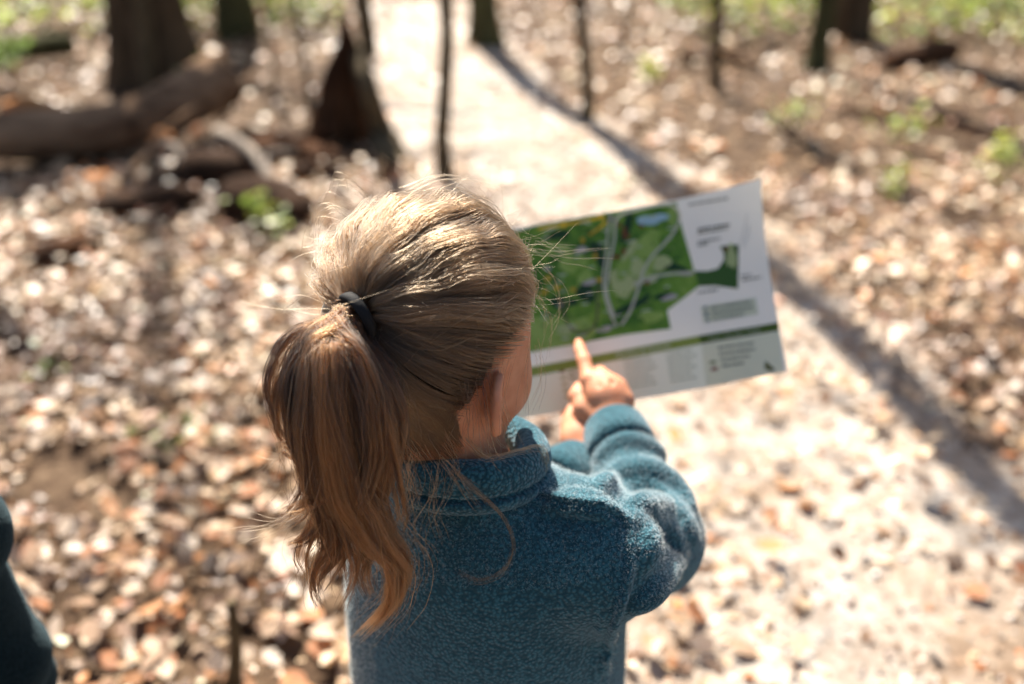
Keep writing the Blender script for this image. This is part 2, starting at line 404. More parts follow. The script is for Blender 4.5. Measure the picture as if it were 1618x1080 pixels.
def scatter(n, y0, y1, half=0.72, add=2.1, keep=None):
    y = rng.uniform(y0, y1, n * 4); x = rng.uniform(-1, 1, n * 4) * (half * y1 + add)
    w = np.abs(x) < half * y + add
    if keep is not None: w &= keep(x, y)
    return x[w][:n], y[w][:n]
def litter(n, y0, y1, s0, s1, zmax, keep, kinds=(0, 1, 2), p=DRYP, tilt=0.36):
    x, y = scatter(n, y0, y1, keep=keep); n = len(x)
    z = gz(x, y) + 0.008 + rng.uniform(0, 1, n) ** 2 * zmax
    cc = dry_cols(n, p); pt = nz(np.stack([x, y, 0 * x], -1), 4.2, 5.0) + 0.6 * nz(np.stack([y, x, 0 * x], -1), 9.0, 1.0); cc = np.where((pt < rng.normal(-0.42, 0.12, n))[:, None], cc * np.array((0.50, 0.42, 0.36)), cc * np.array((1.12, 1.08, 0.96)))  # dappled shade put into the leaf tint as darker noise patches
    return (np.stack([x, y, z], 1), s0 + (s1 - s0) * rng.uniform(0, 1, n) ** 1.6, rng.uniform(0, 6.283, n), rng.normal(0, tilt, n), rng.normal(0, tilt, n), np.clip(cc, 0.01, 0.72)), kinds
off_path = lambda x, y: on_path(x, y) < np.abs(rng.normal(0.0, 0.46, len(x))) - 0.10
in_path = lambda x, y: on_path(x, y) > 0
clear_feet = lambda x, y: np.hypot(x + 0.02, y - 0.76) > 0.16
thin = lambda x, y: (on_path(x, y) > -0.1) & (nz(np.stack([x, y, 0 * x], -1), 3.5, 2.0) > rng.uniform(-0.6, 0.9, len(x)))
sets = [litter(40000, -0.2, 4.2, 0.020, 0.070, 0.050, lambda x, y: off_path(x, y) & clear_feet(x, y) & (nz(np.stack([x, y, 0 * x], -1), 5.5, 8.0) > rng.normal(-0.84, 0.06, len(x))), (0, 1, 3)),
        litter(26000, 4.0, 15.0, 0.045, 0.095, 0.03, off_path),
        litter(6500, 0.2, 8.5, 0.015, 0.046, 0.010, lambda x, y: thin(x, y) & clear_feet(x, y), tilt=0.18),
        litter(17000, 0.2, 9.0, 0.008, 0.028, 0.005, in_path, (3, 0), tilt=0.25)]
# the nearest leaves in view are pieces of their own
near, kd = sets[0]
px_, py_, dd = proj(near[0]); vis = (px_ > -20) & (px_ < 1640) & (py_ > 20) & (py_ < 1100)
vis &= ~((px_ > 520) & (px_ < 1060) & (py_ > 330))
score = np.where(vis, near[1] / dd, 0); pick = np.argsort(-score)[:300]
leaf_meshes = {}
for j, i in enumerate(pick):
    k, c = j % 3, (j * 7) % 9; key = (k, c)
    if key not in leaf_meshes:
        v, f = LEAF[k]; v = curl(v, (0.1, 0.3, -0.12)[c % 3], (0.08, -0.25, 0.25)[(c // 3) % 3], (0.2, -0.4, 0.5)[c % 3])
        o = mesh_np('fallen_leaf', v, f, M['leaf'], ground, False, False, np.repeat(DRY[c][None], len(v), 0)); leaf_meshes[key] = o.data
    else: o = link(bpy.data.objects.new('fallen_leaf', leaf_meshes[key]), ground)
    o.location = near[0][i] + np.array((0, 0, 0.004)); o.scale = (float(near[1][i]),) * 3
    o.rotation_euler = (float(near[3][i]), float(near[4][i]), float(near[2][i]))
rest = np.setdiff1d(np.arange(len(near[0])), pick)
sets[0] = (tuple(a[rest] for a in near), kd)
def join_sets(name, ss, label, cat):
    o = None
    args = [np.concatenate([s[0][q] for s in ss]) for q in range(6)]
    o = leaf_cloud(name, *args, M['leaf'], None, ss[0][1]); return tag(o, label, cat, None, 'stuff')
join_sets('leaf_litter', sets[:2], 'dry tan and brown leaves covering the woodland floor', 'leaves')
join_sets('trail_leaves', [sets[2]], 'few dry leaves lying scattered on the pale trail', 'leaves')
join_sets('leaf_crumbs', [sets[3]], 'small leaf crumbs trodden into the pale trail', 'leaves')
# grit on the trail
x, y = scatter(9000, 0.2, 7.5, keep=in_path); n = len(x)
oc = np.array([(1, 0, 0), (-1, 0, 0), (0, 1, 0), (0, -1, 0), (0, 0, 1), (0, 0, -1)]) * np.array((1, 0.8, 0.55))
of = np.array([(0, 2, 4), (2, 1, 4), (1, 3, 4), (3, 0, 4), (2, 0, 5), (1, 2, 5), (3, 1, 5), (0, 3, 5)])
sz = rng.uniform(0.003, 0.009, n) * rng.choice([1, 1, 1.6], n)
q = (rots(rng.uniform(0, 6.28, n), rng.normal(0, 0.3, n), rng.normal(0, 0.3, n)) @ oc.T[None]).transpose(0, 2, 1) * sz[:, None, None] + np.stack([x, y, gz(x, y) + 0.008], 1)[:, None, :]
g = rng.uniform(0.22, 0.6, n)[:, None] * np.array((1, 0.94, 0.87))
tag(mesh_np('trail_grit', q.reshape(-1, 3), (of[None] + (6 * np.arange(n))[:, None, None]).reshape(-1, 3), M['stone'], None, False, True, np.repeat(g, 6, 0)),
    'fine pale stones strewn over the trail', 'grit', None, 'stuff')

# ================================================================== wood: trunks, logs, sticks
def tube_geo(pts, rad, seg=14, amp=0.0, freq=8.0, flare=None, seed=0.0, sub=None, ridges=0.0):
    pts = np.asarray(pts, float); n = sub or len(pts) * 5
    p = catmull(pts, n); r = np.interp(np.linspace(0, 1, n), np.linspace(0, 1, len(pts)), rad)
    t = np.gradient(p, axis=0); t /= np.linalg.norm(t, axis=1)[:, None]
    ref = np.array((0.31, 0.95, 0.05)) if abs(t[0][2]) > 0.6 else np.array((0.05, 0.1, 1.0))
    a = np.cross(t, ref); a /= np.linalg.norm(a, axis=1)[:, None]; b = np.cross(t, a)
    th = np.linspace(0, 2 * math.pi, seg, endpoint=False)
    dirs = a[:, None, :] * np.cos(th)[None, :, None] + b[:, None, :] * np.sin(th)[None, :, None]
    rr = np.repeat(r[:, None], seg, 1)
    if flare:
        k, h, lobes, ph = flare; hz = p[:, 2] - p[0, 2]
        rr = rr * (1 + k * np.exp(-hz / h)[:, None] * (0.55 + 0.45 * np.cos(lobes * th + ph))[None, :])
    q = p[:, None, :] + dirs * rr[..., None]
    if amp: q = q + dirs * (amp * rr * nz(q, freq, seed))[..., None]
    if ridges: q = q + dirs * (ridges * rr * np.sin(th * seg * 0.5 * 0.5)[None, :] * (0.6 + 0.4 * nz(q, 6, seed + 3)))[..., None]
    V = q.reshape(-1, 3); ii = np.arange(n * seg).reshape(n, seg); j = np.roll(ii, -1, 1)
    F = np.stack([ii[:-1], j[:-1], j[1:], ii[1:]], -1).reshape(-1, 4)
    V = np.vstack([V, p[0], p[-1]]); c0, c1 = len(V) - 2, len(V) - 1
    F = F.tolist() + [[j[0, k], ii[0, k], c0] for k in range(seg)] + [[ii[-1, k], j[-1, k], c1] for k in range(seg)]
    return V, F, p
def tube(name, material, parent, *a, **k):
    V, F, p = tube_geo(*a, **k); return mesh_np(name, V, F, material, parent), p
CHILD = np.array((0.02, 0.85, 0.92)); SUNV = np.array(SUN)
def lights_child(p, r=0.5):                                         # would a leaf here shade the girl?
    w = p - CHILD; along = w @ SUNV; return np.linalg.norm(w - along[..., None] * SUNV, axis=-1) > r
SPRING = np.array([(0.10, 0.16, 0.03), (0.15, 0.21, 0.05), (0.20, 0.24, 0.06), (0.08, 0.12, 0.025)])
def tree(name, base, top, r0, r1, label, crown=(500, 1.4), limbs=6, seed=1, flare=(0.9, 0.12, 5, 0), material='bark', seg=18, mid=None, group=None, cat='tree', bare=False):
    base = np.array(base, float); base[2] = float(gz(base[0], base[1])) - 0.03; top = np.array(top, float)
    t = empty(name, base, label, cat, group); rr = np.random.default_rng(seed)
    H = top[2] - base[2]
    pts = [base, base + (top - base) * 0.08, base + (top - base) * 0.3, base + (top - base) * 0.6, top]
    else_ = [base] + [q + np.array((rr.normal(0, 1.2 * r0), rr.normal(0, 1.2 * r0), 0)) * (0.3 if i == 0 else 1) for i, q in enumerate(pts[1:-1])] + [top]; pts = else_ if r0 < 0.06 else pts
    if mid is not None: pts = [base] + [np.array(q) for q in mid] + [top]
    hs = [(q[2] - base[2]) / H for q in pts]
    _, p = tube('trunk', M[material], t, pts, [r0 * (1 - h) + r1 * h for h in hs], seg, 0.10, 5 if r0 > 0.08 else 25, flare, seed, 40, 0.03 if r0 > 0.08 else 0)
    tips = []
    for k in range(limbs):
        h = 0.55 + 0.43 * (k + rr.uniform(0, 0.8)) / limbs; s = p[min(39, int(h * 39))]; az = k * 2.4 + rr.uniform(0, 1)
        ln = crown[1] * rr.uniform(0.6, 1.1) * (1.25 - 0.6 * h)
        e1 = s + np.array((math.cos(az) * ln * 0.5, math.sin(az) * ln * 0.5, ln * rr.uniform(0.25, 0.5))); e2 = e1 + np.array((math.cos(az + 0.3) * ln * 0.5, math.sin(az + 0.3) * ln * 0.5, ln * rr.uniform(0.1, 0.4)))
        if not lights_child(np.array([s * 0.5 + e1 * 0.5, e1, (e1 + e2) / 2, e2]), 0.35).all(): continue
        rb = (r0 * (1 - h) + r1 * h) * 0.5
        lb, q = tube('limb', M[material], t, [s, e1, e2], [rb, rb * 0.6, rb * 0.15], 7, 0.08, 12, None, k)
        tips.append(q)
    if crown[0] and tips:
        n = crown[0]; q = np.concatenate(tips)[rr.integers(0, 15 * len(tips), n)] if True else None
        q = q + rr.normal(0, 0.22 * crown[1], (n, 3)); q = q[(q[:, 2] > base[2] + 0.35 * H) & lights_child(q)]; n = len(q)
        if n: leaf_cloud('crown', q, rr.uniform(0.05, 0.10, n), rr.uniform(0, 6.28, n), rr.normal(0, 0.7, n), rr.normal(0, 0.7, n), SPRING[rr.integers(0, 4, n)] * 1.2, M['green_leaf'], t, (0, 2))
    return t

def above(px, py, px2, H):                                          # trunk top H metres up that leans so its picture passes through px2 at the top edge
    b = G(px, py); y = b[1]
    q = P(px2, 0, 1.0); s = y / q[1]; z = CAM_H + (q[2] - CAM_H) * s; x = q[0] * s
    k = H / max(z, 0.1) if z > 0.1 else 1; return np.array((b[0] + (x - b[0]) * min(k, 2.2), y, H))
# big leaning trunks and saplings, left to right
b = G(252, 128); tree('broad_tree', b, b + np.array((-3.8, 0.9, 7.6)), 0.225, 0.12, 'broad dark trunk behind the left end of the fallen log', (160, 2.0), 6, 3, (0.55, 0.25, 5, 1.0), mid=[b + np.array((-0.01, 0, 0.3)), b + np.array((-0.05, 0.0, 0.9)), b + np.array((-0.35, 0.1, 1.8)), b + np.array((-1.7, 0.4, 4.0))])
b = G(376, 56); tree('oak_tree', b, b + np.array((-3.2, 1.0, 8.0)), 0.13, 0.07, 'dark trunk just right of the broad tree at the top edge', (120, 2.0), 6, 4, (0.6, 0.2, 4, 0.3), 'bark_green', mid=[b + np.array((-0.005, 0, 0.3)), b + np.array((-0.03, 0.0, 0.9)), b + np.array((-0.3, 0.2, 2.0)), b + np.array((-1.4, 0.5, 4.3))])
b = G(768, 74); tree('beech_tree', b, b + np.array((-0.75, 0.1, 8.5)), 0.086, 0.068, 'greenish tree with flared foot that throws the long shadow along the trail', (120, 1.3), 4, 5, (1.15, 0.16, 3, 0.6), 'bark_green',
       mid=[b + np.array((-0.010, 0, 0.15)), b + np.array((-0.025, 0, 0.6)), b + np.array((0.0, 0.0, 2.2)), b + np.array((0.0, 0.0, 3.3)), b + np.array((-0.06, 0.0, 4.5)), b + np.array((-0.20, 0.0, 5.7))])
b = G(1338, 62); tree('maple_tree', b, b + np.array((0.1, 0.4, 8.5)), 0.155, 0.08, 'thick dark trunk at the top edge amid green undergrowth on the right', (700, 2.4), 7, 6, (0.35, 0.2, 5, 0))
b = G(1286, 112); tree('slim_tree', b, b + np.array((0.28, 0.1, 6.5)), 0.062, 0.03, 'slim mossy tree standing in front of the thick dark trunk', (450, 1.7), 6, 8, (0.9, 0.13, 3, 2.0), 'bark_green')
saps = [((707, 292), (672, 0), 0.030, 2.5, 'straight sapling rising right behind the girl\'s head'),
        ((927, 188), (908, 0), 0.030, 3.8, 'thin sapling beside the long shadow on the trail'),
        ((1131, 136), (1132, 0), 0.032, 4.4, 'thin upright sapling at the right edge of the trail'),
        ((490, 172), (463, 0), 0.015, 2.8, 'wispy sapling between the log end and the broken stump'),
        ((434, 150), (424, 0), 0.010, 2.4, 'hair thin sapling just right of the fallen log\'s broken end'),
        ((985, 80), (1004, 0), 0.013, 3.2, 'faint far sapling between the two saplings right of the trail')]
for i, ((bx, by), (tx, ty), r_, H, lab) in enumerate(saps):
    b = G(bx, by); top = above(bx, by, tx, H)
    tree('sapling', b, top, r_ * 1.15, r_ * 0.45, lab, (0, 0.7), 0, 20 + i, (0.9, 0.05, 3, i), 'sap', 10, group='saplings by the trail', cat='sapling')
# leaning bent sapling with a dark root foot
b = G(622, 278); tree('bent_sapling', b, G(622, 278) + np.array((-0.55, 0.6, 3.4)), 0.045, 0.018, 'crooked sapling leaning left over the broken stump', (0, 0.7), 0, 31, (1.5, 0.09, 3, 1.0), 'sap', 12,
       mid=[P(604, 215, G(622, 278)[1] / CT * 0.97), P(583, 140, 4.42), P(567, 80, 4.55), P(572, 0, 4.5)], cat='sapling')
b = G(243, 160); tree('vine_sapling', b, above(243, 160, 208, 2.0), 0.045, 0.02, 'pale thin trunk leaning across the front of the broad tree', (0, 0.8), 0, 33, (0.4, 0.06, 3, 0), 'sap', 10, cat='sapling')
# far trees that close the wood
for i, (x, y, r_, lab) in enumerate([(-4.0, 11.5, 0.2, 'distant trunk far to the left beyond the log'), (-1.6, 15, 0.18, 'distant trunk beyond the far end of the trail'), (0.9, 13.2, 0.16, 'distant trunk right of the far end of the trail')]):
    tree('distant_tree', (x, y, 0), (x + 0.3, y + 0.2, (11.5, 9, 9.5)[i]), r_ * 0.75, r_ * 0.10, lab, ((1500, 600, 900)[i], 2.6), 9, 50 + i, group='distant trees')

# fallen log with its broken end
LB = empty('fallen_log', G(210, 240), 'weathered fallen log with a dark broken end, lying at the left', 'log')
def gl(px, py, z): g = G(px, py); g[2] = z; return g
a0 = gl(-190, 252, 0.10); a1 = gl(0, 250, 0.10); a2 = gl(180, 240, 0.11); a3 = gl(290, 218, 0.17); a4 = gl(368, 200, 0.25)
tube('log_trunk', M['log'], LB, [a0, a1, a2, a3, a4], [0.115, 0.115, 0.118, 0.125, 0.125], 26, 0.16, 6, None, 2.0, 60, 0.035)
rr = np.random.default_rng(3); ax = nrm(a4 - a3)
sd = nrm(np.cross(ax, (0, 0, 1))); upv = np.cross(sd, ax)
Vh, Fh = [], []
for k in range(18):                                                 # jagged broken end
    th = k / 18 * 6.283; rd = 0.115 * rr.uniform(0.85, 1.05); ln = rr.uniform(0.0, 0.12); c = a4 + rd * (math.cos(th) * sd + math.sin(th) * upv)
    w = 0.03 * (sd * -math.sin(th) + upv * math.cos(th)); i0 = len(Vh)
    Vh += [c - w - ax * 0.06, c + w - ax * 0.06, c * 1.0 + ax * ln, a4 + rd * 0.55 * (math.cos(th) * sd + math.sin(th) * upv) - ax * 0.06]
    Fh += [[i0, i0 + 1, i0 + 2], [i0 + 1, i0 + 3, i0 + 2], [i0 + 3, i0, i0 + 2]]
mesh_np('splinters', Vh, Fh, M['heart'], LB, False)
tube('broken_end', M['heart'], LB, [a4 - ax * 0.02, a4 + ax * 0.03], [0.118, 0.06], 16, 0.35, 20, None, 1.0, 6)
tube('bark_flap', M['orange_wood'], LB, [gl(20, 236, 0.20), gl(70, 236, 0.21), gl(120, 240, 0.20)], [0.02, 0.035, 0.01], 8, 0.4, 15)
# second, farther log at the left edge
LB2 = empty('mossy_log', G(40, 96), 'dark far log at the left edge behind the broad tree', 'log')
tube('log_trunk', M['bark_green'], LB2, [gl(-140, 105, 0.07), gl(10, 98, 0.08), gl(120, 86, 0.07)], [0.09, 0.085, 0.06], 14, 0.2, 8, None, 5.0, 24)

# broken pointed stump
sb = G(538, 232); SB = empty('broken_stump', sb, 'dark pointed broken stump left of the crooked sapling', 'stump')
n, seg = 26, 30; V = []; tipz = 0.62
for i in range(n):
    h = i / (n - 1); w = (1 - h) ** 0.8; w = w * 0.14 + 0.010
    cx = sb[0] + 0.075 * h ** 1.5; cy = sb[1] + 0.02 * h
    for k in range(seg):
        th = k / seg * 6.283; fl = 1 + 0.5 * math.exp(-h * 14) * (0.5 + 0.5 * math.cos(4 * th + 1)); jag = 1 + 0.14 * math.sin(7 * th + 3 * h) + 0.09 * math.sin(13 * th)
        V.append((cx + math.cos(th) * w * fl * jag, cy + math.sin(th) * w * 0.7 * fl * jag, -0.03 + tipz * h + 0.06 * h * math.sin(5 * th + 1) * (1 - h)))
ii = np.arange(n * seg).reshape(n, seg); j = np.roll(ii, -1, 1)
F = np.stack([ii[:-1], j[:-1], j[1:], ii[1:]], -1).reshape(-1, 4)
V = np.array(V); V += 0.022 * np.stack([nz(V, 26, 1.0), nz(V, 26, 2.0), 1.6 * nz(V * (1, 1, 0.2), 45, 3.0)], -1)
mesh_np('stump_wood', V, F, M['rot'], SB)
for k, (dx, dy, ln) in enumerate([(-0.02, -0.08, 0.30), (0.06, -0.07, 0.22), (-0.09, -0.04, 0.16), (0.09, 0.0, 0.34)]):
    tube('splinter', M['rot'], SB, [sb + (dx, dy, 0), sb + (dx * 0.9 + 0.02, dy * 0.8, ln * 0.6), sb + (dx * 0.6 + 0.03, dy * 0.5, ln)], [0.03, 0.02, 0.003], 6, 0.3, 18)

# the pile of rotten wood in front of the log
def chunk(name, px, py, lx, ly, lz, yaw, pitch, material, label, cat='wood', z=0.0, seed=0):
    g = gl(px, py, z); n, seg = 12, 14; rr_ = np.random.default_rng(seed); Vc = []
    for i in range(n):
        h = i / (n - 1) * 2 - 1; e = (1 - abs(h) ** 3.5) ** 0.5 + 0.05
        for k in range(seg):
            th = k / seg * 6.283; c, s = math.cos(th), math.sin(th); c = math.copysign(abs(c) ** 0.7, c); s = math.copysign(abs(s) ** 0.7, s)
            Vc.append((h * lx, c * ly * e, s * lz * e))
    Vc = np.array(Vc); Vc *= 1 + 0.22 * nz(Vc, 22 / max(1, lx / 0.1), seed)[:, None]
    Rm = np.array(Matrix.Rotation(yaw, 3, 'Z') @ Matrix.Rotation(pitch, 3, 'Y')); Vc = Vc @ Rm.T
    Vc[:, 2] -= Vc[:, 2].min() + 0.02
    ii = np.arange(n * seg).reshape(n, seg); j = np.roll(ii, -1, 1); F = np.stack([ii[:-1], j[:-1], j[1:], ii[1:]], -1).reshape(-1, 4)
    F = F.tolist() + [list(ii[0][::-1]), list(ii[-1])]
    return tag(mesh_np_at(name, Vc, F, M[material], g), label, cat)
def mesh_np_at(name, V, F, material, loc):
    o = mesh_np(name, V, F, material, None); o.location = loc; return o
chunk('wood_chunk', 268, 300, 0.14, 0.06, 0.05, 0.35, -0.15, 'log', 'pale split chunk of wood lying in the rotten wood pile, left side', seed=1)
chunk('wood_chunk', 345, 296, 0.17, 0.10, 0.075, 0.5, 0.15, 'heart', 'dark mossy chunk in the middle of the rotten wood pile', seed=2)
chunk('wood_chunk', 425, 350, 0.20, 0.11, 0.075, -0.5, 0.1, 'heart', 'black rotten slab at the near end of the wood pile', seed=3)
chunk('wood_chunk', 235, 338, 0.20, 0.08, 0.06, 0.4, 0.0, 'heart', 'dark slab under the pale split chunk', seed=4)
chunk('wood_chunk', 470, 262, 0.22, 0.10, 0.06, -0.25, 0.1, 'rot', 'brown rotten slab in front of the broken stump', seed=5)
chunk('wood_chunk', 160, 290, 0.09, 0.05, 0.03, 0.1, 0.0, 'orange_wood', 'small orange brown chunk left of the wood pile', seed=6)
chunk('wood_chunk', 520, 285, 0.16, 0.07, 0.05, 0.3, 0.1, 'heart', 'blackened slab right behind the girl\'s hair', seed=7)
chunk('wood_chunk', 262, 262, 0.05, 0.04, 0.05, 0.1, 0.5, 'orange_wood', 'bright orange wood knob atop the pale chunk', z=0.07, seed=8)
chunk('wood_chunk', 108, 400, 0.13, 0.05, 0.035, 0.9, 0.0, 'rot', 'dark bark piece lying alone among leaves at the left', seed=9)
chunk('wood_chunk', 1455, 108, 0.26, 0.08, 0.07, 0.35, -0.1, 'rot', 'dark root knob right of the thick trunk', seed=10)
def stick(p0, p1, r0, r1, label, material='branch', arch=0.05, z0=0.05, z1=0.05, fork=True, seed=0, cat='branch'):
    a, b = gl(*p0, z0), gl(*p1, z1); mid_ = (a + b) / 2 + np.array((0.02, 0.02, arch)); t = empty('fallen_branch', (a[0], a[1], 0), label, cat)
    _, p = tube('stem', M[material], t, [a, mid_, b], [r0, (r0 + r1) / 2, r1], 9, 0.15, 30, None, seed)
    if fork:
        s = p[8]; d = nrm(b - a); tube('twig', M[material], t, [s, s + d * 0.1 + (0.03, 0.04, 0.06), s + d * 0.2 + (0.08, 0.08, 0.09)], [r1 * 0.8, r1 * 0.6, r1 * 0.2], 6, 0.1, 30)
    return t
stick((352, 262), (450, 345), 0.028, 0.018, 'bare grey branch slanting down over the wood pile', z0=0.16, z1=0.05)
stick((175, 338), (270, 282), 0.022, 0.016, 'pale branch propped on the left side of the wood pile', 'log', z0=0.05, z1=0.14, seed=2)
stick((255, 290), (300, 312), 0.016, 0.016, 'short white stick on top of the wood pile', z0=0.16, z1=0.10, fork=False, seed=3)
stick((390, 240), (520, 300), 0.02, 0.012, 'reddish brown branch from the log end to the girl\'s hair', 'rot', z0=0.1, z1=0.08, seed=4)
stick((1330, 180), (1600, 240), 0.022, 0.012, 'long thin dark branch lying across the leaves on the right', 'rot', 0.02, 0.03, 0.03, seed=5)
stick((1075, 96), (1200, 112), 0.035, 0.02, 'dark fallen branch at the right edge of the trail, far back', 'rot', 0.02, 0.03, 0.03, seed=6)
# cut sapling stub near the bottom edge
tw = P(371, 1075, 1.62); tg = empty('twig_stub', (tw[0], tw[1], 0), 'thin upright broken twig at the bottom edge left of the girl', 'twig')
tp = P(366, 952, 1.50)
tube('stem', M['sap'], tg, [(tw[0], tw[1], -0.03), tw * 0.55 + np.array((tw[0], tw[1], 0)) * 0.45, tw, (tw + tp) / 2 + (0.004, 0, 0), tp], [0.014, 0.013, 0.012, 0.010, 0.007], 9, 0.12, 40, None, 1, 30)

# ================================================================== green things
def plant(name, g, h, nst, spread, label, cols=SPRING, seed=0, size=(0.03, 0.06), group=None, per=7):
    rr_ = np.random.default_rng(seed); g = np.array(g, float); g[2] = float(gz(g[0], g[1])); t = empty(name, g, label, 'plant', group); pos = []
    for k in range(nst):
        az = rr_.uniform(0, 6.28); e = g + np.array((math.cos(az) * spread, math.sin(az) * spread, h * rr_.uniform(0.6, 1.1)))
        m_ = (g + e) / 2 + np.array((0, 0, 0.15 * h)); tube('stem', M['sap'], t, [g, m_, e], [0.004, 0.003, 0.0015], 5, 0, 1, None, 0, 8)
        q = catmull([g, m_, e], 20)[rr_.integers(7, 20, per)]; pos.append(q + rr_.normal(0, 0.03, q.shape))
    pos = np.concatenate(pos); n = len(pos)
    leaf_cloud('foliage', pos, rr_.uniform(*size, n), rr_.uniform(0, 6.28, n), rr_.normal(0, 0.5, n), rr_.normal(0, 0.5, n), cols[rr_.integers(0, len(cols), n)] * rr_.uniform(0.8, 1.5, (n, 1)), M['green_leaf'], t, (0, 2))
    return t
YG = np.array([(0.30, 0.34, 0.05), (0.36, 0.38, 0.08), (0.20, 0.28, 0.05)])
plant('seedling', G(440, 372), 0.16, 5, 0.09, 'yellow green seedling at the near end of the wood pile', YG, 1)
plant('seedling', G(72, 600), 0.05, 3, 0.03, 'tiny green sprout among leaves near the left edge', SPRING, 2, (0.02, 0.035))
plant('seedling', G(258, 715), 0.06, 4, 0.03, 'small green sprout among leaves left of the ponytail', SPRING, 3, (0.02, 0.04))
plant('seedling', G(312, 690), 0.05, 3, 0.02, 'single green sprig just left of the ponytail', SPRING, 4, (0.02, 0.035))
plant('seedling', G(1245, 215), 0.20, 6, 0.12, 'light green seedling in the leaves right of the trail', YG, 5)
plant('seedling', G(1420, 225), 0.18, 5, 0.10, 'green seedling beside the long thin branch on the right', YG, 6)
plant('seedling', G(1590, 290), 0.20, 6, 0.12, 'yellow green seedling at the right edge of the picture', YG, 7)
plant('seedling', G(1030, 125), 0.16, 5, 0.09, 'pale green seedling at the trail edge behind the thin sapling', YG, 8)
plant('seedling', G(20, 130), 0.30, 9, 0.15, 'green herb at the left edge above the fallen log', SPRING * 1.4, 9, (0.05, 0.09))
plant('seedling', G(320, 165), 0.20, 7, 0.12, 'green herb between the broad tree and the log', SPRING, 10, (0.04, 0.07))
plant('seedling', G(1405, 300), 0.12, 4, 0.08, 'small yellow green seedling low on the right', YG, 11)
def undergrowth(name, region, n, h, label, seed, cols):
    rr_ = np.random.default_rng(seed); x = rr_.uniform(region[0], region[1], n); y = rr_.uniform(region[2], region[3], n)
    keep = on_path(x, y) < -0.15; x, y = x[keep], y[keep]; w = nz(np.stack([x, y, 0 * x], -1), 2.2, seed) * 0.6 + 0.6
    ok = rr_.uniform(0, 1, len(x)) < w; x, y, w = x[ok], y[ok], w[ok]; n = len(x)
    z = gz(x, y) + 0.03 + rr_.uniform(0, 1, n) ** 1.2 * h * w
    c = cols[rr_.integers(0, len(cols), n)] * rr_.uniform(0.7, 1.6, (n, 1))
    return tag(leaf_cloud(name, np.stack([x, y, z], 1), rr_.uniform(0.05, 0.11, n), rr_.uniform(0, 6.28, n), rr_.normal(0, 0.5, n), rr_.normal(0, 0.5, n), c, M['green_leaf'], None, (0, 2)), label, 'undergrowth', None, 'stuff')
MIX = np.concatenate([SPRING * 1.4, YG * 1.1, YG * 1.2])
undergrowth('undergrowth', (1.2, 8.5, 7.0, 14), 19000, 0.80, 'bright green low undergrowth at the top right', 2, MIX)
undergrowth('undergrowth', (-8.5, -0.9, 7.2, 14), 19000, 0.85, 'bright green low undergrowth at the top left', 4, MIX)
undergrowth('undergrowth', (-3, 3, 10.5, 15), 6000, 0.6, 'green undergrowth beyond the far end of the trail', 6, MIX)

# ================================================================== the girl with the map
HC = P(690, 508, 0.835)                                             # middle of the skull
YAW, PITCH = R(45), R(14)
hf = np.array((math.sin(YAW) * math.cos(PITCH), math.cos(YAW) * math.cos(PITCH), -math.sin(PITCH)))
hr = np.array((math.cos(YAW), -math.sin(YAW), 0)); hu = np.cross(hr, hf)
HA = np.stack([hf, hr, hu]); SK = np.array((0.090, 0.074, 0.090))   # skull half sizes: front, side, up
def H(f, r, u): return HC + f * hf + r * hr + u * hu
girl = empty('person', (-0.02, 0.76, 0.0), 'girl with a ponytail in a blue fleece pointing at the map', 'person')
NK = np.array((-0.045, 0.748, 0.0))                                 # collar axis
SH_R, EL_R, WR_R = P(938, 872, 0.912), P(1022, 852, 1.02), P(969, 676, 1.125)
SH_L, EL_L, WR_L = np.array((-0.115, 0.80, 0.825)), np.array((-0.045, 0.90, 0.705)), P(924, 738, 1.12)
HIP = np.array((-0.02, 0.77, 0.50))

def hand_right(F):
    W = P(968, 668, 1.125); IK = P(931, 601, 1.146); MK = P(955, 600, 1.143); RK = P(976, 612, 1.137); PK = P(988, 633, 1.13)
    for kx, r in ((IK, 0.0105), (MK, 0.0115), (RK, 0.0110), (PK, 0.0100)): F.cap(W, kx, 0.0165, r, 0.012)
    F.ell((W + IK + RK) / 3, np.eye(3), (0.021, 0.019, 0.020), 0.012)
    F.chain([IK, P(923, 570, 1.166), P(917, 553, 1.184), P(914, 541, 1.198)], [0.0092, 0.0078, 0.0068, 0.0055], 0.004)
    F.chain([MK, P(948, 590, 1.170), P(944, 612, 1.182), P(946, 625, 1.172)], [0.0095, 0.0085, 0.0075, 0.0065], 0.004)
    F.chain([RK, P(970, 603, 1.164), P(964, 624, 1.177), P(962, 636, 1.165)], [0.0092, 0.0082, 0.0072, 0.0062], 0.004)
    F.chain([PK, P(984, 625, 1.155), P(976, 640, 1.167), P(972, 650, 1.156)], [0.0085, 0.0075, 0.0065, 0.0056], 0.004)
    F.chain([P(950, 660, 1.128), P(922, 645, 1.143), P(912, 626, 1.155), P(915, 613, 1.166)], [0.013, 0.0112, 0.0092, 0.0075], 0.006)
    F.chain([W, WR_R + (WR_R - W) * 4], [0.0185, 0.022], 0.01)
    for a_, b_ in ((943, 594), (966, 601), (983, 619)): F.cap(P(a_, b_, 1.126), P(a_ + 4, b_ + 16, 1.122), 0.0012, 0.0008, 0.005, 'sub')
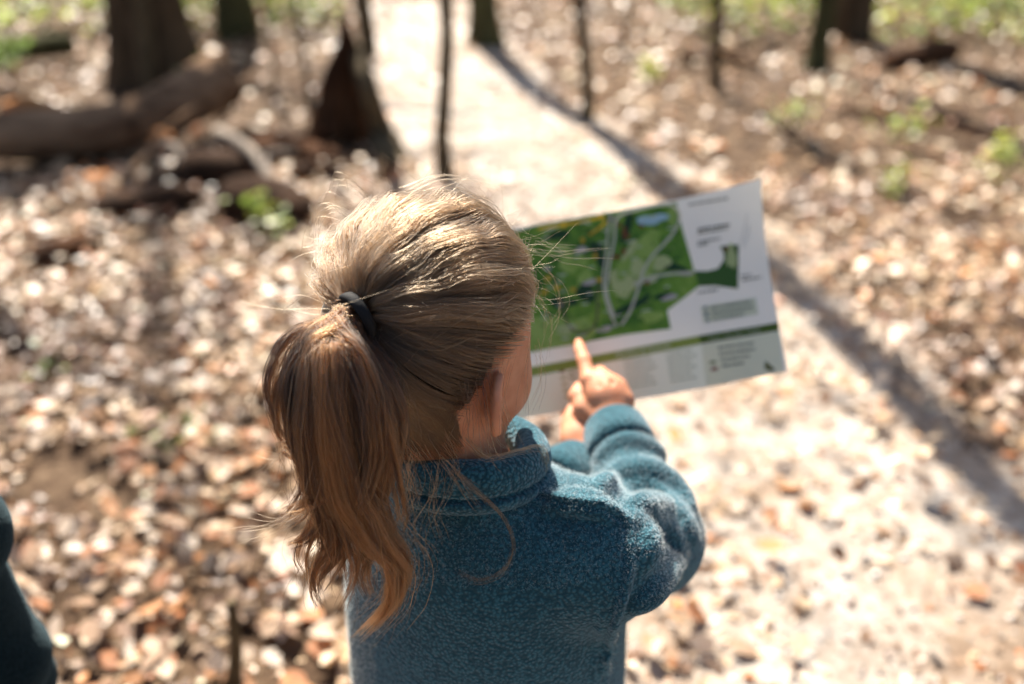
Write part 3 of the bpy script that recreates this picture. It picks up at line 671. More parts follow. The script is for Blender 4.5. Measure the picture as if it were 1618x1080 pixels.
def hand_left(F):
    W = WR_L; K = [P(902, 670, 1.165), P(911, 666, 1.160), P(920, 665, 1.156), P(928, 670, 1.150)]
    for kx in K: F.cap(W, kx, 0.0160, 0.0095, 0.011)
    F.ell(P(914, 695, 1.143), np.eye(3), (0.019, 0.019, 0.021), 0.012)
    for kx, dx in zip(K, (-6, -2, 1, 4)):
        a, b, _ = proj(kx); F.chain([kx, P(a + dx, b - 20, 1.206), P(a + dx - 3, b - 42, 1.222), P(a + dx - 4, b - 55, 1.222)], [0.0088, 0.0080, 0.0070, 0.006], 0.004)
    F.chain([P(905, 692, 1.145), P(902, 668, 1.162), P(907, 650, 1.176), P(912, 638, 1.184)], [0.0125, 0.0105, 0.0088, 0.007], 0.006)

def legs(F, hip, grow, foot=True, yaw=0.3, z1=0.06):
    fx, fy = math.sin(yaw), math.cos(yaw); out = []
    for s in (-1, 1):
        h = hip + np.array((fy * 0.052 * s, -fx * 0.052 * s, 0)); k = h + np.array((0.0 + 0.005 * s, 0.012, -0.235)); a = np.array((h[0] + 0.008 * s, h[1] - 0.005, 0.065))
        aa = k + (a - k) * (1 if z1 < 0.07 else 0.86)
        F.cap(h, k, 0.058 + grow, 0.040 + grow, 0.02); F.cap(k, aa, 0.040 + grow, 0.027 + grow * 1.3, 0.012)
        if foot: F.cap(a + (0, 0, -0.03), a + np.array((fx * 0.085, fy * 0.085, -0.045)), 0.024, 0.017, 0.01)
        out.append(a)
    return out

# ---- body: one skin
BODY = Field((-0.26, 0.58, -0.01), (0.24, 1.26, 1.14), 0.0023)
F_ = BODY
F_.ell(HC, HA, SK - 0.004, 0.01)
F_.ell(H(0.030, 0, -0.045), HA, (0.060, 0.058, 0.060), 0.03)         # face
F_.ell(H(0.055, 0, -0.085), HA, (0.030, 0.036, 0.024), 0.03)         # chin
for s in (-1, 1): F_.ell(H(0.052, 0.036 * s, -0.052), HA, (0.026, 0.024, 0.026), 0.02)
F_.ell(H(0.094, 0, -0.048), HA, (0.011, 0.010, 0.011), 0.012); F_.cap(H(0.086, 0, -0.022), H(0.096, 0, -0.046), 0.006, 0.007, 0.010)
for s in (-1, 1): F_.ell(H(0.090, 0.030 * s, -0.018), HA, (0.012, 0.015, 0.009), 0.010, 'sub')
F_.cap(H(0.084, -0.014, -0.076), H(0.084, 0.014, -0.076), 0.0055, None, 0.006); F_.cap(H(0.091, -0.012, -0.0765), H(0.091, 0.012, -0.0765), 0.0012, None, 0.002, 'sub')
for s in (-1, 1):                                                    # ears
    ea = np.stack([nrm(hf * 0.86 - hr * s * 0.50), nrm(hr * s * 0.86 + hf * 0.50), hu]) if True else None
    e0 = H(-0.006, 0.0765 * s, -0.030); up_ = nrm(hu - 0.22 * hf); bk = nrm(-hf * 0.76 + hr * s * 0.65); no = np.cross(bk, up_) * 1.0; no = no if no @ (hr * s) > 0 else -no
    E = np.stack([bk, no, up_]); base_ = H(0.014, 0.0690 * s, -0.045)
    F_.ell(base_ + 0.012 * bk, E, (0.0165, 0.0048, 0.027), 0.004)
    F_.ell(base_ + 0.004 * bk - 0.021 * up_, E, (0.0075, 0.0045, 0.0085), 0.004)
    ring = [base_ + 0.012 * bk + 0.0148 * math.cos(t) * bk + 0.0250 * math.sin(t) * up_ + 0.0025 * no for t in np.linspace(-1.5, 2.6, 14)]
    F_.chain(ring, 0.0034, 0.0015)
    F_.ell(base_ + 0.010 * bk + 0.0062 * no, E, (0.0108, 0.0078, 0.0195), 0.0015, 'sub')
    F_.ell(base_ - 0.001 * bk + 0.002 * no - 0.003 * up_, E, (0.004, 0.004, 0.006), 0.003)
F_.cap(H(-0.022, 0, -0.055), (NK[0], NK[1] + 0.004, 0.865), 0.044, 0.047, 0.025)
F_.loft([(-0.038, 0.760, 0.845, 0.050, 0.040), (-0.03, 0.762, 0.80, 0.092, 0.066), (-0.02, 0.765, 0.70, 0.100, 0.075), (-0.02, 0.768, 0.52, 0.100, 0.08), (-0.02, 0.77, 0.46, 0.09, 0.075)], 0.03, A=R(18))
for a, b, c in ((SH_R, EL_R, WR_R), (SH_L, EL_L, WR_L)): F_.cap(a, b, 0.036, 0.029, 0.03); F_.cap(b, c, 0.029, 0.021, 0.012)
hand_right(F_); hand_left(F_); legs(F_, HIP, 0.0)
body = F_.obj('body', M['skin'], girl); body['label'] = 'bare skin of face, ear, neck and both hands'
for s in (-1, 1):                                                    # eyes
    e = H(0.0640, 0.030 * s, -0.019); V = []
    th, ph = np.meshgrid(np.linspace(0, math.pi, 9), np.linspace(0, 2 * math.pi, 12, endpoint=False), indexing='ij')
    V = np.stack([np.sin(th) * np.cos(ph), np.sin(th) * np.sin(ph), np.cos(th)], -1).reshape(-1, 3) * 0.0115 + e
    ii = np.arange(9 * 12).reshape(9, 12); j = np.roll(ii, -1, 1)
    mesh_np('eye', V, np.stack([ii[:-1], ii[1:], j[1:], j[:-1]], -1).reshape(-1, 4), M['eye'], girl)

# ---- trousers and shoes
T_ = Field((-0.20, 0.62, 0.05), (0.16, 0.93, 0.60), 0.004)
legs(T_, HIP, 0.011, False, z1=0.10); T_.loft([(-0.02, 0.768, 0.575, 0.112, 0.088), (-0.02, 0.77, 0.46, 0.118, 0.09)], 0.03, A=R(18))
T_.obj('trousers', M['trouser'], girl)
for a in legs(Field((0, 0, 0), (0.01, 0.01, 0.01), 0.01), HIP, 0):
    S_ = Field(a + (-0.06, -0.07, -0.075), a + (0.10, 0.16, 0.05), 0.004); d = np.array((math.sin(0.3), math.cos(0.3), 0))
    S_.cap(a + (0, 0, -0.028), a + d * 0.085 + (0, 0, -0.04), 0.034, 0.026, 0.01); S_.cap(a, a + (0, 0, 0.02), 0.034, 0.032, 0.01); S_.D = np.maximum(S_.D, (S_.lo[2] + S_.h * np.arange(S_.n[2]))[None, None, :] * -1 + 0.014)
    sh = S_.obj('shoe', M['shoe'], girl)
    q = Field(a + (-0.06, -0.07, -0.075), a + (0.10, 0.16, 0.0), 0.004); q.cap(a + (0, 0, -0.05) - d * 0.005, a + d * 0.09 + (0, 0, -0.05), 0.038, 0.032, 0.0)
    zz = (q.lo[2] + q.h * np.arange(q.n[2]))[None, None, :]; q.D = np.maximum(q.D, np.maximum(0.001 - zz, zz - 0.018)); q.obj('sole', M['sole'], sh)

# ---- jacket
J = Field((-0.23, 0.60, 0.50), (0.25, 1.03, 0.96), 0.0022)
YB = R(18)
J.loft([(-0.040, 0.748, 0.872, 0.066, 0.060), (-0.037, 0.750, 0.856, 0.082, 0.070), (-0.032, 0.752, 0.834, 0.106, 0.084), (-0.028, 0.752, 0.795, 0.131, 0.098), (-0.028, 0.756, 0.72, 0.142, 0.104), (-0.028, 0.760, 0.62, 0.146, 0.105), (-0.028, 0.764, 0.515, 0.148, 0.107)], 0.02, A=YB)
def folds(a, b, n, amp, ph):
    ab = np.asarray(b) - np.asarray(a); u = nrm(np.cross(ab, (0.2, 0.3, 1)))
    return lambda X, Y, Z, t: amp * np.sin(n * 6.283 * t + ph + 55 * (u[0] * (X - a[0]) + u[1] * (Y - a[1]) + u[2] * (Z - a[2])) + 1.5 * np.sin(40 * X + 31 * Z)) * np.sin(3.1416 * np.clip(t, 0.02, 0.98))
CU_R = P(975, 690, 1.108); CU_L = P(906, 748, 1.105)
J.cap(SH_R + (-0.02, 0.01, -0.002), SH_R, 0.060, 0.060, 0.03)
J.cap(SH_R, EL_R, 0.060, 0.053, 0.028); J.cap(EL_R, CU_R, 0.058, 0.0315, 0.012)
J.cap(SH_L + (0.02, 0, 0), EL_L, 0.058, 0.050, 0.028); J.cap(EL_L, CU_L, 0.050, 0.030, 0.012)
# folds of cloth that show on the sleeve and shoulder
def crease(poly, rad, lift, k, op='add', d0=0.55):
    pts = [J.hit(*q, d0) for q in catmull(np.array(poly, float), 3 * len(poly))]
    pts = [q for q in pts if q is not None]
    eye = np.array((0, 0, CAM_H)); pts = [q + nrm(eye - q) * lift for q in pts]
    n = len(pts); rd = [rad * (0.45 + 0.55 * math.sin(math.pi * (i + 0.5) / n)) for i in range(n)]
    J.chain(pts, rd, k, op)
crease([(948, 724), (974, 702), (1004, 699), (1036, 712), (1056, 732)], 0.0060, -0.0072, 0.012)
crease([(950, 768), (985, 746), (1025, 744), (1062, 764), (1090, 800)], 0.0075, -0.0070, 0.014)
crease([(962, 794), (990, 772), (1024, 768), (1056, 786), (1076, 812)], 0.0070, 0.0056, 0.014, 'sub')
crease([(1004, 800), (1035, 795), (1066, 814), (1092, 848)], 0.0070, -0.0066, 0.014)
crease([(1016, 834), (1042, 832), (1066, 852), (1078, 880)], 0.0065, 0.0052, 0.014, 'sub')
crease([(1002, 958), (1040, 925), (1072, 885)], 0.0065, -0.0030, 0.016)
crease([(872, 806), (900, 796), (935, 800), (962, 814)], 0.0085, -0.0030, 0.012)
crease([(1000, 822), (1020, 852), (1016, 890)], 0.0085, -0.0020, 0.012)
# seams: yoke over the shoulder and armhole
SEAMS = [[(842, 778), (872, 792), (915, 800), (955, 806), (985, 826)], [(985, 826), (988, 870), (978, 930), (960, 990), (948, 1050), (946, 1100)]]
for sline in SEAMS: crease([(a - 7, b + 3) for a, b in sline], 0.0065, -0.0030, 0.005); crease([(a + 7, b - 3) for a, b in sline], 0.0060, -0.0028, 0.005); crease(sline, 0.0042, 0.0008, 0.002, 'sub')
# hollows for neck and wrists, hem trimmed flat
J.cap((NK[0], NK[1], 0.83), (NK[0], NK[1], 0.97), 0.052, 0.054, 0.004, 'sub')
for w, c in ((WR_R, CU_R), (WR_L, CU_L)): d = nrm(w - c); J.cap(c + d * 0.006, c + d * 0.07, 0.0235, 0.026, 0.003, 'sub')
jacket = J.obj('jacket', M['fleece'], girl); jacket['label'] = 'blue fleece jacket with pebbled pile'
# collar: a turned stand-up band, thick, in two rolls
CO = Field((-0.15, 0.64, 0.80), (0.06, 0.85, 0.97), 0.0022)
def cring(rx, ry, z, tiltz, n=40): return [np.array((NK[0] + rx * math.cos(t), NK[1] + ry * math.sin(t), z - 0.010 + tiltz * math.sin(t) - 0.003 * math.cos(t))) for t in np.linspace(0, 2 * math.pi, n)]
for z, rx, rd in ((0.883, 0.071, 0.0100), (0.894, 0.0685, 0.0110), (0.905, 0.067, 0.0110)):
    CO.chain(cring(rx * 0.96, rx * 0.92, z, -0.012), rd, 0.010)
CO.chain(cring(0.0768, 0.0735, 0.8890, -0.012), 0.0020, 0.006, 'sub')
CO.smooth(1)
collar = CO.obj('collar', M['fleece'], jacket)
# smooth inner-arm cuff bands
for w, c, nm in ((WR_R, CU_R, 'cuff'), (WR_L, CU_L, 'cuff')):
    d = nrm(w - c); u = nrm(np.cross(d, (0.3, 0.2, 1))); v = np.cross(d, u); Q = Field(c - 0.06, c + 0.06, 0.0022)
    for off, rd in ((-0.026, 0.0312), (-0.019, 0.0306), (-0.012, 0.0300), (-0.005, 0.0294), (0.002, 0.0289), (0.008, 0.0285)): Q.chain([c + d * off + (rd - 0.004) * (math.cos(t) * u + math.sin(t) * v) for t in np.linspace(0, 6.2832, 30)], 0.0062, 0.010)
    Q.obj('cuff', M['fleece'], jacket)
d = nrm(WR_L - CU_L); u = nrm(np.cross(d, (0.3, 0.2, 1))); v = np.cross(d, u); c = CU_L + d * 0.016; Q = Field(c - 0.05, c + 0.05, 0.0022)
for off, rd in ((-0.006, 0.0240), (0.004, 0.0245)): Q.chain([c + d * off + rd * (math.cos(t) * u + math.sin(t) * v) for t in np.linspace(0, 6.2832, 30)], 0.0040, 0.006)
Q.obj('shirt_cuff', M['pink_knit'], girl)

# ---- fuzz standing off the fleece, pale and only sunward to brighten the lit side
def fuzz(ob, n, ln, parent, name='fleece_pile'):
    me = ob.data; nv = len(me.vertices); co = np.empty(nv * 3, np.float32); me.vertices.foreach_get('co', co); co = co.reshape(-1, 3) + origin(parent)
    no = np.empty(nv * 3, np.float32); me.vertices.foreach_get('normal', no); no = no.reshape(-1, 3)
    vd = np.array((0, 0, CAM_H)) - co; ok = np.nonzero((co[:, 2] > 0.52) & (no @ SUNV > -0.35) & ((no * vd).sum(1) > -0.3 * np.linalg.norm(vd, axis=1)))[0]
    i = rng.choice(ok, n); a = co[i] + rng.normal(0, 0.0012, (n, 3)); d = no[i] + rng.normal(0, 0.55, (n, 3)); d /= np.linalg.norm(d, axis=1)[:, None]
    l = ln * rng.uniform(0.4, 1.2, n)[:, None]; b = a + d * l * 0.5; c = b + (d + rng.normal(0, 0.7, (n, 3))) * l * 0.5
    return hair_obj(name, np.stack([a, b, c], 1), np.array((0.00012, 0.0001, 0.00006)), M['fuzz'], parent, rng.uniform(0, 1, n))
fz = fuzz(jacket, 60000, 0.0022, girl); fz['kind'] = 'stuff'
fz = fuzz(collar, 14000, 0.0030, girl) if False else None

# ================================================================== hair
TIE_D = nrm((-0.95, 0.19, 0.20))                                      # tie direction from the skull middle (front, side, up)
TIE = H(*(TIE_D * (SK + 0.010)))
EXIT = nrm(-hf * 0.80 - hr * 0.05 - hu * 0.02 + np.array((0, 0, -0.35)))
def hairline(az):                                                    # lowest root elevation for azimuth from the back, in degrees
    a = np.abs(az); return np.interp(a, [0, 25, 50, 68, 80, 90, 104, 122, 145, 180], [-60, -60, -60, -57, -46, -10, -3, 8, 26, 38])
def roots(n):
    out = []
    while sum(len(o) for o in out) < n:
        v = rng.normal(0, 1, (n, 3)); v /= np.linalg.norm(v, axis=1)[:, None]
        az = np.degrees(np.arctan2(v[:, 1], -v[:, 0])); el = np.degrees(np.arcsin(v[:, 2]))
        out.append(v[el > hairline(az) + np.abs(rng.normal(0, 4.0, n)) - 3])
    return np.concatenate(out)[:n]
def slerp(a, b, t):
    om = np.arccos(np.clip((a * b).sum(-1), -0.9999, 0.9999))[:, None, None]; t = t[None, :, None]
    return (np.sin((1 - t) * om) * a[:, None, :] + np.sin(t * om) * b[:, None, :]) / np.sin(om)
def push_out(st, gap=0.0022):
    q = st.reshape(-1, 3).copy()
    for _ in range(4):
        i = np.clip(np.round((q - BODY.lo) / BODY.h).astype(int), 1, BODY.n - 2); D = BODY.D; d = D[tuple(i.T)]
        g = np.stack([D[tuple((i + e).T)] - D[tuple((i - e).T)] for e in np.eye(3, dtype=int)], 1); g /= np.linalg.norm(g, axis=1)[:, None] + 1e-6
        w = d < gap; q[w] += g[w] * np.minimum(gap - d[w], 0.02)[:, None]
    return q.reshape(st.shape)
K = 16; tt = np.linspace(0, 1, K)
def scalp_strands(rt, lift, wob, end_spread=0.010, loose=0.0, seed=0):
    """strands that lie on the skull and run to the tie, in locks that rise and dip together"""
    n = len(rt); rg = np.random.default_rng(seed)
    d = slerp(rt, np.broadcast_to(TIE_D, rt.shape), tt)
    axis = np.cross(rt, TIE_D); axis /= np.linalg.norm(axis, axis=1)[:, None] + 1e-9
    ang = np.arctan2(*(lambda e1: ((rt @ np.cross(TIE_D, e1)), rt @ e1))(nrm(np.cross(TIE_D, (0, 1, 0.2)))))   # bearing round the tie
    lock = np.floor((ang + math.pi) / 6.2832 * 46 + 0.35 * np.sin(9 * rt[:, 2])); ph = lock * 2.399
    side = (wob * np.sin(ph + tt[None, :].T * 0 + 0)[None] if False else wob * (np.sin(ph[:, None] + 3.0 * tt[None, :]) * 0.7 + rg.normal(0, 0.35, (n, 1)) * np.sin(3.14 * tt)[None]))
    d = d + axis[:, None, :] * (side * np.sin(3.1416 * np.clip(tt, 0.02, 0.98))[None])[..., None]
    d /= np.linalg.norm(d, axis=2)[..., None]
    om = np.arccos(np.clip(rt @ TIE_D, -1, 1))
    prof = lift[:, None] * np.sin(np.clip(tt, 0, 1) * 2.6)[None] ** 0.8 * np.clip(om / 1.2, 0.25, 1)[:, None]
    prof = prof + 0.0022 * np.sin(ph * 1.7)[:, None] * np.sin(3.14 * tt)[None] + 0.001
    prof = prof + loose * rg.normal(0, 1, (n, 1)) * np.sin(3.14 * tt)[None] ** 2
    p = d * (SK[None, None] + np.maximum(prof, 0.0005)[..., None])
    p[:, -1] = TIE_D * (SK + 0.010)
    # gather at the tie: each strand keeps its bearing round the bundle
    e1 = nrm(np.cross(TIE_D, (0, 1, 0.2))); e2 = np.cross(TIE_D, e1); q = end_spread * np.sqrt(rg.uniform(0.2, 1, n))
    offv = (np.cos(ang) * q)[:, None] * e1 + (np.sin(ang) * q)[:, None] * e2
    w = np.clip((tt - 0.75) / 0.25, 0, 1) ** 2
    p = p + offv[:, None, :] * w[None, :, None]
    return HC + p @ HA, lock, ang
def shade_of(lock, n, lo=0.2, hi=0.8, sd=0.15):
    return np.clip(lo + (hi - lo) * (0.5 + 0.5 * np.sin(lock * 4.37 + 1.0) * np.cos(lock * 1.31)) + rng.normal(0, sd, n), 0, 1)
prof_r = lambda r0: r0 * np.interp(tt, [0, 0.1, 0.8, 1], [0.7, 1, 1, 0.7])
# under-layer so no scalp shows
th, ph = np.meshgrid(np.radians(np.linspace(-56, 90, 60)), np.radians(np.linspace(-180, 180, 121)), indexing='ij')
V = np.stack([-np.cos(th) * np.cos(ph), np.cos(th) * np.sin(ph), np.sin(th)], -1)
ok = np.degrees(th) > hairline(np.degrees(ph)) + 11
ii = np.arange(60 * 121).reshape(60, 121); F = np.stack([ii[:-1, :-1], ii[:-1, 1:], ii[1:, 1:], ii[1:, :-1]], -1)
F = F[ok[:-1, :-1] & ok[1:, 1:] & ok[:-1, 1:] & ok[1:, :-1]].reshape(-1, 4)
hair = mesh_np('hair', HC + (V.reshape(-1, 3) * (SK + 0.0012)) @ HA, F, M['scalp'], girl); hair['label'] = 'light brown hair pulled back from the face'
n = 15000; rt = roots(n); top = np.clip(rt[:, 2], 0, 1)
st, lk, an = scalp_strands(rt, 0.006 + 0.007 * rng.uniform(0, 1, n) * (0.5 + top), 0.035, seed=1)
hair_obj('combed_strands', push_out(st), prof_r(0.00016)[None] * rng.uniform(0.6, 1.5, (n, 1)), M['hair'], hair, shade_of(lk, n, 0.02, 0.75, 0.32))
# nape hair climbing from the collar over the skull to the tie
n = 4200; az = rng.uniform(-1.3, 1.45, n); zz = rng.uniform(0.0, 1.0, n); nb0, nb1 = H(-0.022, 0, -0.055), np.array((NK[0], NK[1] + 0.004, 0.905))
zz *= np.interp(np.abs(az), [0, 0.7, 1.1, 1.45], [1.0, 0.95, 0.75, 0.25])
rad_ = -np.cos(az)[:, None] * hf + np.sin(az)[:, None] * hr; r0_ = nb0 + (nb1 - nb0) * zz[:, None] + rad_ * 0.052
sk = np.stack([-np.cos(az * 1.05) * 0.80, np.sin(az * 1.05) * 0.80, np.full(n, -0.60) + rng.normal(0, 0.05, n)], 1); sk /= np.linalg.norm(sk, axis=1)[:, None]
st, lk, an = scalp_strands(sk, 0.005 + 0.004 * rng.uniform(0, 1, n), 0.05, seed=9)
w = np.clip(tt / 0.30, 0, 1)[None, :, None]; w = w * w * (3 - 2 * w); st = (r0_[:, None, :] + (st[:, 5:6] - r0_[:, None, :]) * np.clip(tt / 0.33, 0, 1)[None, :, None] + rad_[:, None, :] * 0.007 * np.sin(3.14 * np.clip(tt / 0.33, 0, 1))[None, :, None]) * (1 - w) + st * w
hair_obj('nape_strands', push_out(st), prof_r(0.00015), M['hair'], hair, shade_of(lk, n, 0.05, 0.5))
# tousled top layer, catching the sun
n = 5000; rt = roots(n * 3); w = rt[:, 2] > 0.15; rt = rt[w][:n]; n = len(rt)
lock2 = rng.integers(0, 60, n); lf = 0.007 + 0.017 * (0.5 + 0.5 * np.sin(lock2 * 2.1)) * rng.uniform(0.5, 1.1, n)
st, lk, an = scalp_strands(rt, lf, 0.09, 0.013, 0.004, seed=2)
st += (np.stack([nz(st, 90, 1.0), nz(st, 90, 2.0), nz(st, 90, 3.0)], -1) * 0.0045) * np.sin(3.14 * tt)[None, :, None]
hair_obj('tousled_strands', st, prof_r(0.00014), M['hair'], hair, shade_of(lock2 * 1.0, n, 0.15, 1.0, 0.22))
# stray hairs that lift off the outline
n = 620; rt = roots(n * 4); rt = rt[(rt[:, 2] > 0.3) | ((rt[:, 2] > -0.1) & (rng.uniform(0, 1, len(rt)) < 0.12))]; rt = rt[(rt[:, 0] < 0.7) | (rng.uniform(0, 1, len(rt)) < 0.3)][:n]; n = len(rt)
s0 = HC + (rt * (SK + 0.006)) @ HA; nrm_ = (rt / SK) @ HA; nrm_ /= np.linalg.norm(nrm_, axis=1)[:, None]
tang = TIE - s0; tang -= (tang * nrm_).sum(1)[:, None] * nrm_; tang /= np.linalg.norm(tang, axis=1)[:, None] + 1e-9
ln = rng.uniform(0.012, 0.042, n); dirv = 0.75 * tang * rng.choice([1, 1, -0.5], n)[:, None] + nrm_ * rng.uniform(0.15, 0.8, n)[:, None] + rng.normal(0, 0.35, (n, 3)); cv = rng.normal(0, 0.8, (n, 3)) - 0.5 * nrm_
st = s0[:, None, :] + ln[:, None, None] * (dirv[:, None, :] * tt[None, :, None] + cv[:, None, :] * (tt ** 2)[None, :, None] * 0.8)
st += np.sin(tt * 5 + rng.uniform(0, 6, (n, 1)))[..., None] * rng.normal(0, 0.0012, (n, 1, 3))
hair_obj('stray_hairs', st, 0.000065 * np.interp(tt, [0, 0.7, 1], [1, 1, 0.4]), M['hair'], hair, rng.uniform(0.5, 1.0, n))

# ---- ponytail: locks drawn from the tie to their tips
def dep(py): return float(np.interp(py, [440, 480, 540, 620, 760, 900, 1020], [0.745, 0.742, 0.722, 0.720, 0.745, 0.785, 0.812]))
tx, ty, td = (float(q) for q in proj(TIE))
EX = TIE + EXIT * 0.030
def guide(pts, dd):
    g = [TIE - EXIT * 0.012, TIE + EXIT * 0.004, EX * 0.6 + TIE * 0.4 + (0, 0, 0.001)] + [P(a, b, dep(b) + dd) for a, b in pts]; return catmull(g, 26)
LOCKS = [  # picture points, depth offset, strands, width at the belly, width at the tip, lightness
    ([(470, 535), (436, 595), (430, 650), (446, 685), (462, 695)], 0.012, 330, 0.007, 0.001, 0.25),
    ([(482, 545), (452, 615), (462, 690), (488, 760), (468, 812), (432, 836)], 0.006, 520, 0.010, 0.004, 0.45),
    ([(492, 550), (470, 640), (478, 740), (512, 815), (478, 850), (450, 862)], 0.000, 520, 0.010, 0.003, 0.4),
    ([(505, 555), (488, 650), (500, 760), (528, 850), (502, 905), (510, 962)], -0.004, 620, 0.011, 0.002, 0.35),
    ([(512, 560), (505, 660), (520, 770), (545, 850), (520, 900), (498, 935)], 0.004, 460, 0.010, 0.002, 0.4),
    ([(525, 560), (522, 660), (535, 770), (575, 840), (618, 890), (616, 950), (560, 1010)], -0.008, 1100, 0.013, 0.005, 0.85),
    ([(540, 565), (545, 670), (562, 770), (600, 835), (634, 890), (622, 950), (575, 1000)], -0.002, 1000, 0.013, 0.005, 0.75),
    ([(552, 565), (565, 670), (575, 770), (590, 850), (572, 900), (590, 945)], 0.004, 620, 0.012, 0.003, 0.4),
    ([(562, 570), (585, 660), (588, 750), (560, 830), (545, 880)], -0.006, 620, 0.012, 0.003, 0.35),
    ([(575, 575), (608, 650), (612, 720), (590, 790), (598, 850)], 0.004, 620, 0.011, 0.002, 0.25),
    ([(582, 565), (622, 630), (628, 690), (605, 750), (600, 800)], 0.012, 520, 0.010, 0.002, 0.2),
    ([(548, 600), (540, 720), (560, 800), (545, 870), (560, 930)], 0.010, 460, 0.013, 0.004, 0.3),
    ([(500, 600), (515, 700), (505, 770), (480, 800), (448, 815)], -0.010, 300, 0.009, 0.003, 0.7),
    ([(520, 600), (548, 720), (575, 800), (610, 860), (640, 930)], -0.010, 340, 0.010, 0.004, 0.6),
    ([(600, 600), (612, 690), (600, 770), (612, 840), (640, 880)], 0.008, 260, 0.009, 0.006, 0.4),
    ([(540, 560), (600, 640), (620, 720), (640, 800), (628, 850)], -0.004, 200, 0.007, 0.004, 0.5),
    ([(500, 580), (470, 700), (500, 800), (470, 880), (482, 930)], 0.0, 240, 0.007, 0.003, 0.55),
    ([(515, 590), (500, 720), (545, 830), (560, 900), (535, 975)], -0.010, 260, 0.008, 0.003, 0.6),
    ([(470, 560), (455, 650), (475, 720), (450, 700), (445, 720)], 0.010, 160, 0.008, 0.004, 0.4),
]
tail = None; k26 = np.linspace(0, 1, 26); pieces, shades = [], []
for pts, dd, cnt, wb, wt, li in LOCKS:
    g = guide(pts, dd); t = np.gradient(g, axis=0); t /= np.linalg.norm(t, axis=1)[:, None]
    a = np.cross(t, (0.1, 1, 0.4)); a /= np.linalg.norm(a, axis=1)[:, None]; b = np.cross(t, a)
    nsub = max(4, cnt // 55); sub = rng.integers(0, nsub, cnt); sa = rng.uniform(0, 6.283, nsub); sr = np.sqrt(rng.uniform(0, 1, nsub)); sph = rng.uniform(0, 6.28, nsub)
    ox = np.cos(sa[sub]) * sr[sub] + rng.normal(0, 0.24, cnt); oy = np.sin(sa[sub]) * sr[sub] + rng.normal(0, 0.24, cnt)
    cnt = int(cnt * 0.72); ox, oy, sub = ox[:cnt], oy[:cnt], sub[:cnt]
    wid = np.interp(k26, [0, 0.10, 0.3, 0.6, 0.8, 1], [0.009, 0.009, wb * 0.88, wb * 0.62, wb * 0.45, wt * 0.8])[None, :]
    wav = 0.0050 * np.sin(sph[sub][:, None] + 7 * k26[None] * (0.8 + 0.4 * (sr[sub][:, None]))) * k26[None]
    q = g[None] + (ox[:, None] * wid + wav)[..., None] * a[None] + (oy[:, None] * wid)[..., None] * b[None]
    L_ = rng.uniform(0.45, 1.0, cnt) ** 0.5; tq = L_[:, None] * k26[None] * 25; i0 = np.minimum(tq.astype(int), 24); fr = (tq - i0)[..., None]
    q = np.take_along_axis(q, i0[..., None], 1) * (1 - fr) + np.take_along_axis(q, i0[..., None] + 1, 1) * fr
    fly = (rng.uniform(0, 1, cnt) < 0.08)[:, None, None] * rng.normal(0, 0.012, (cnt, 1, 3)) * (k26 ** 2)[None, :, None]
    frz = 0.0016 * np.stack([nz(q, 110, 1 + 0.1 * j) for j in range(3)], -1) * k26[None, :, None]
    q = q + frz + rng.normal(0, 0.0012, (cnt, 1, 3)) * np.sin(3.14 * k26)[None, :, None]
    pieces.append(q + fly); shades.append(np.clip(li + 0.42 * np.sin(sub * 5.1) + rng.normal(0, 0.25, cnt) - 0.05, 0, 1))
q = np.concatenate(pieces); sh = np.concatenate(shades)
tail = hair_obj('ponytail', q, 0.00017 * np.interp(k26, [0, 0.6, 0.9, 1], [1, 1, 0.7, 0.3])[None] * rng.uniform(0.6, 1.5, (len(q), 1)), M['tail'], girl, sh); tail['label'] = 'long amber brown ponytail with wispy ends'
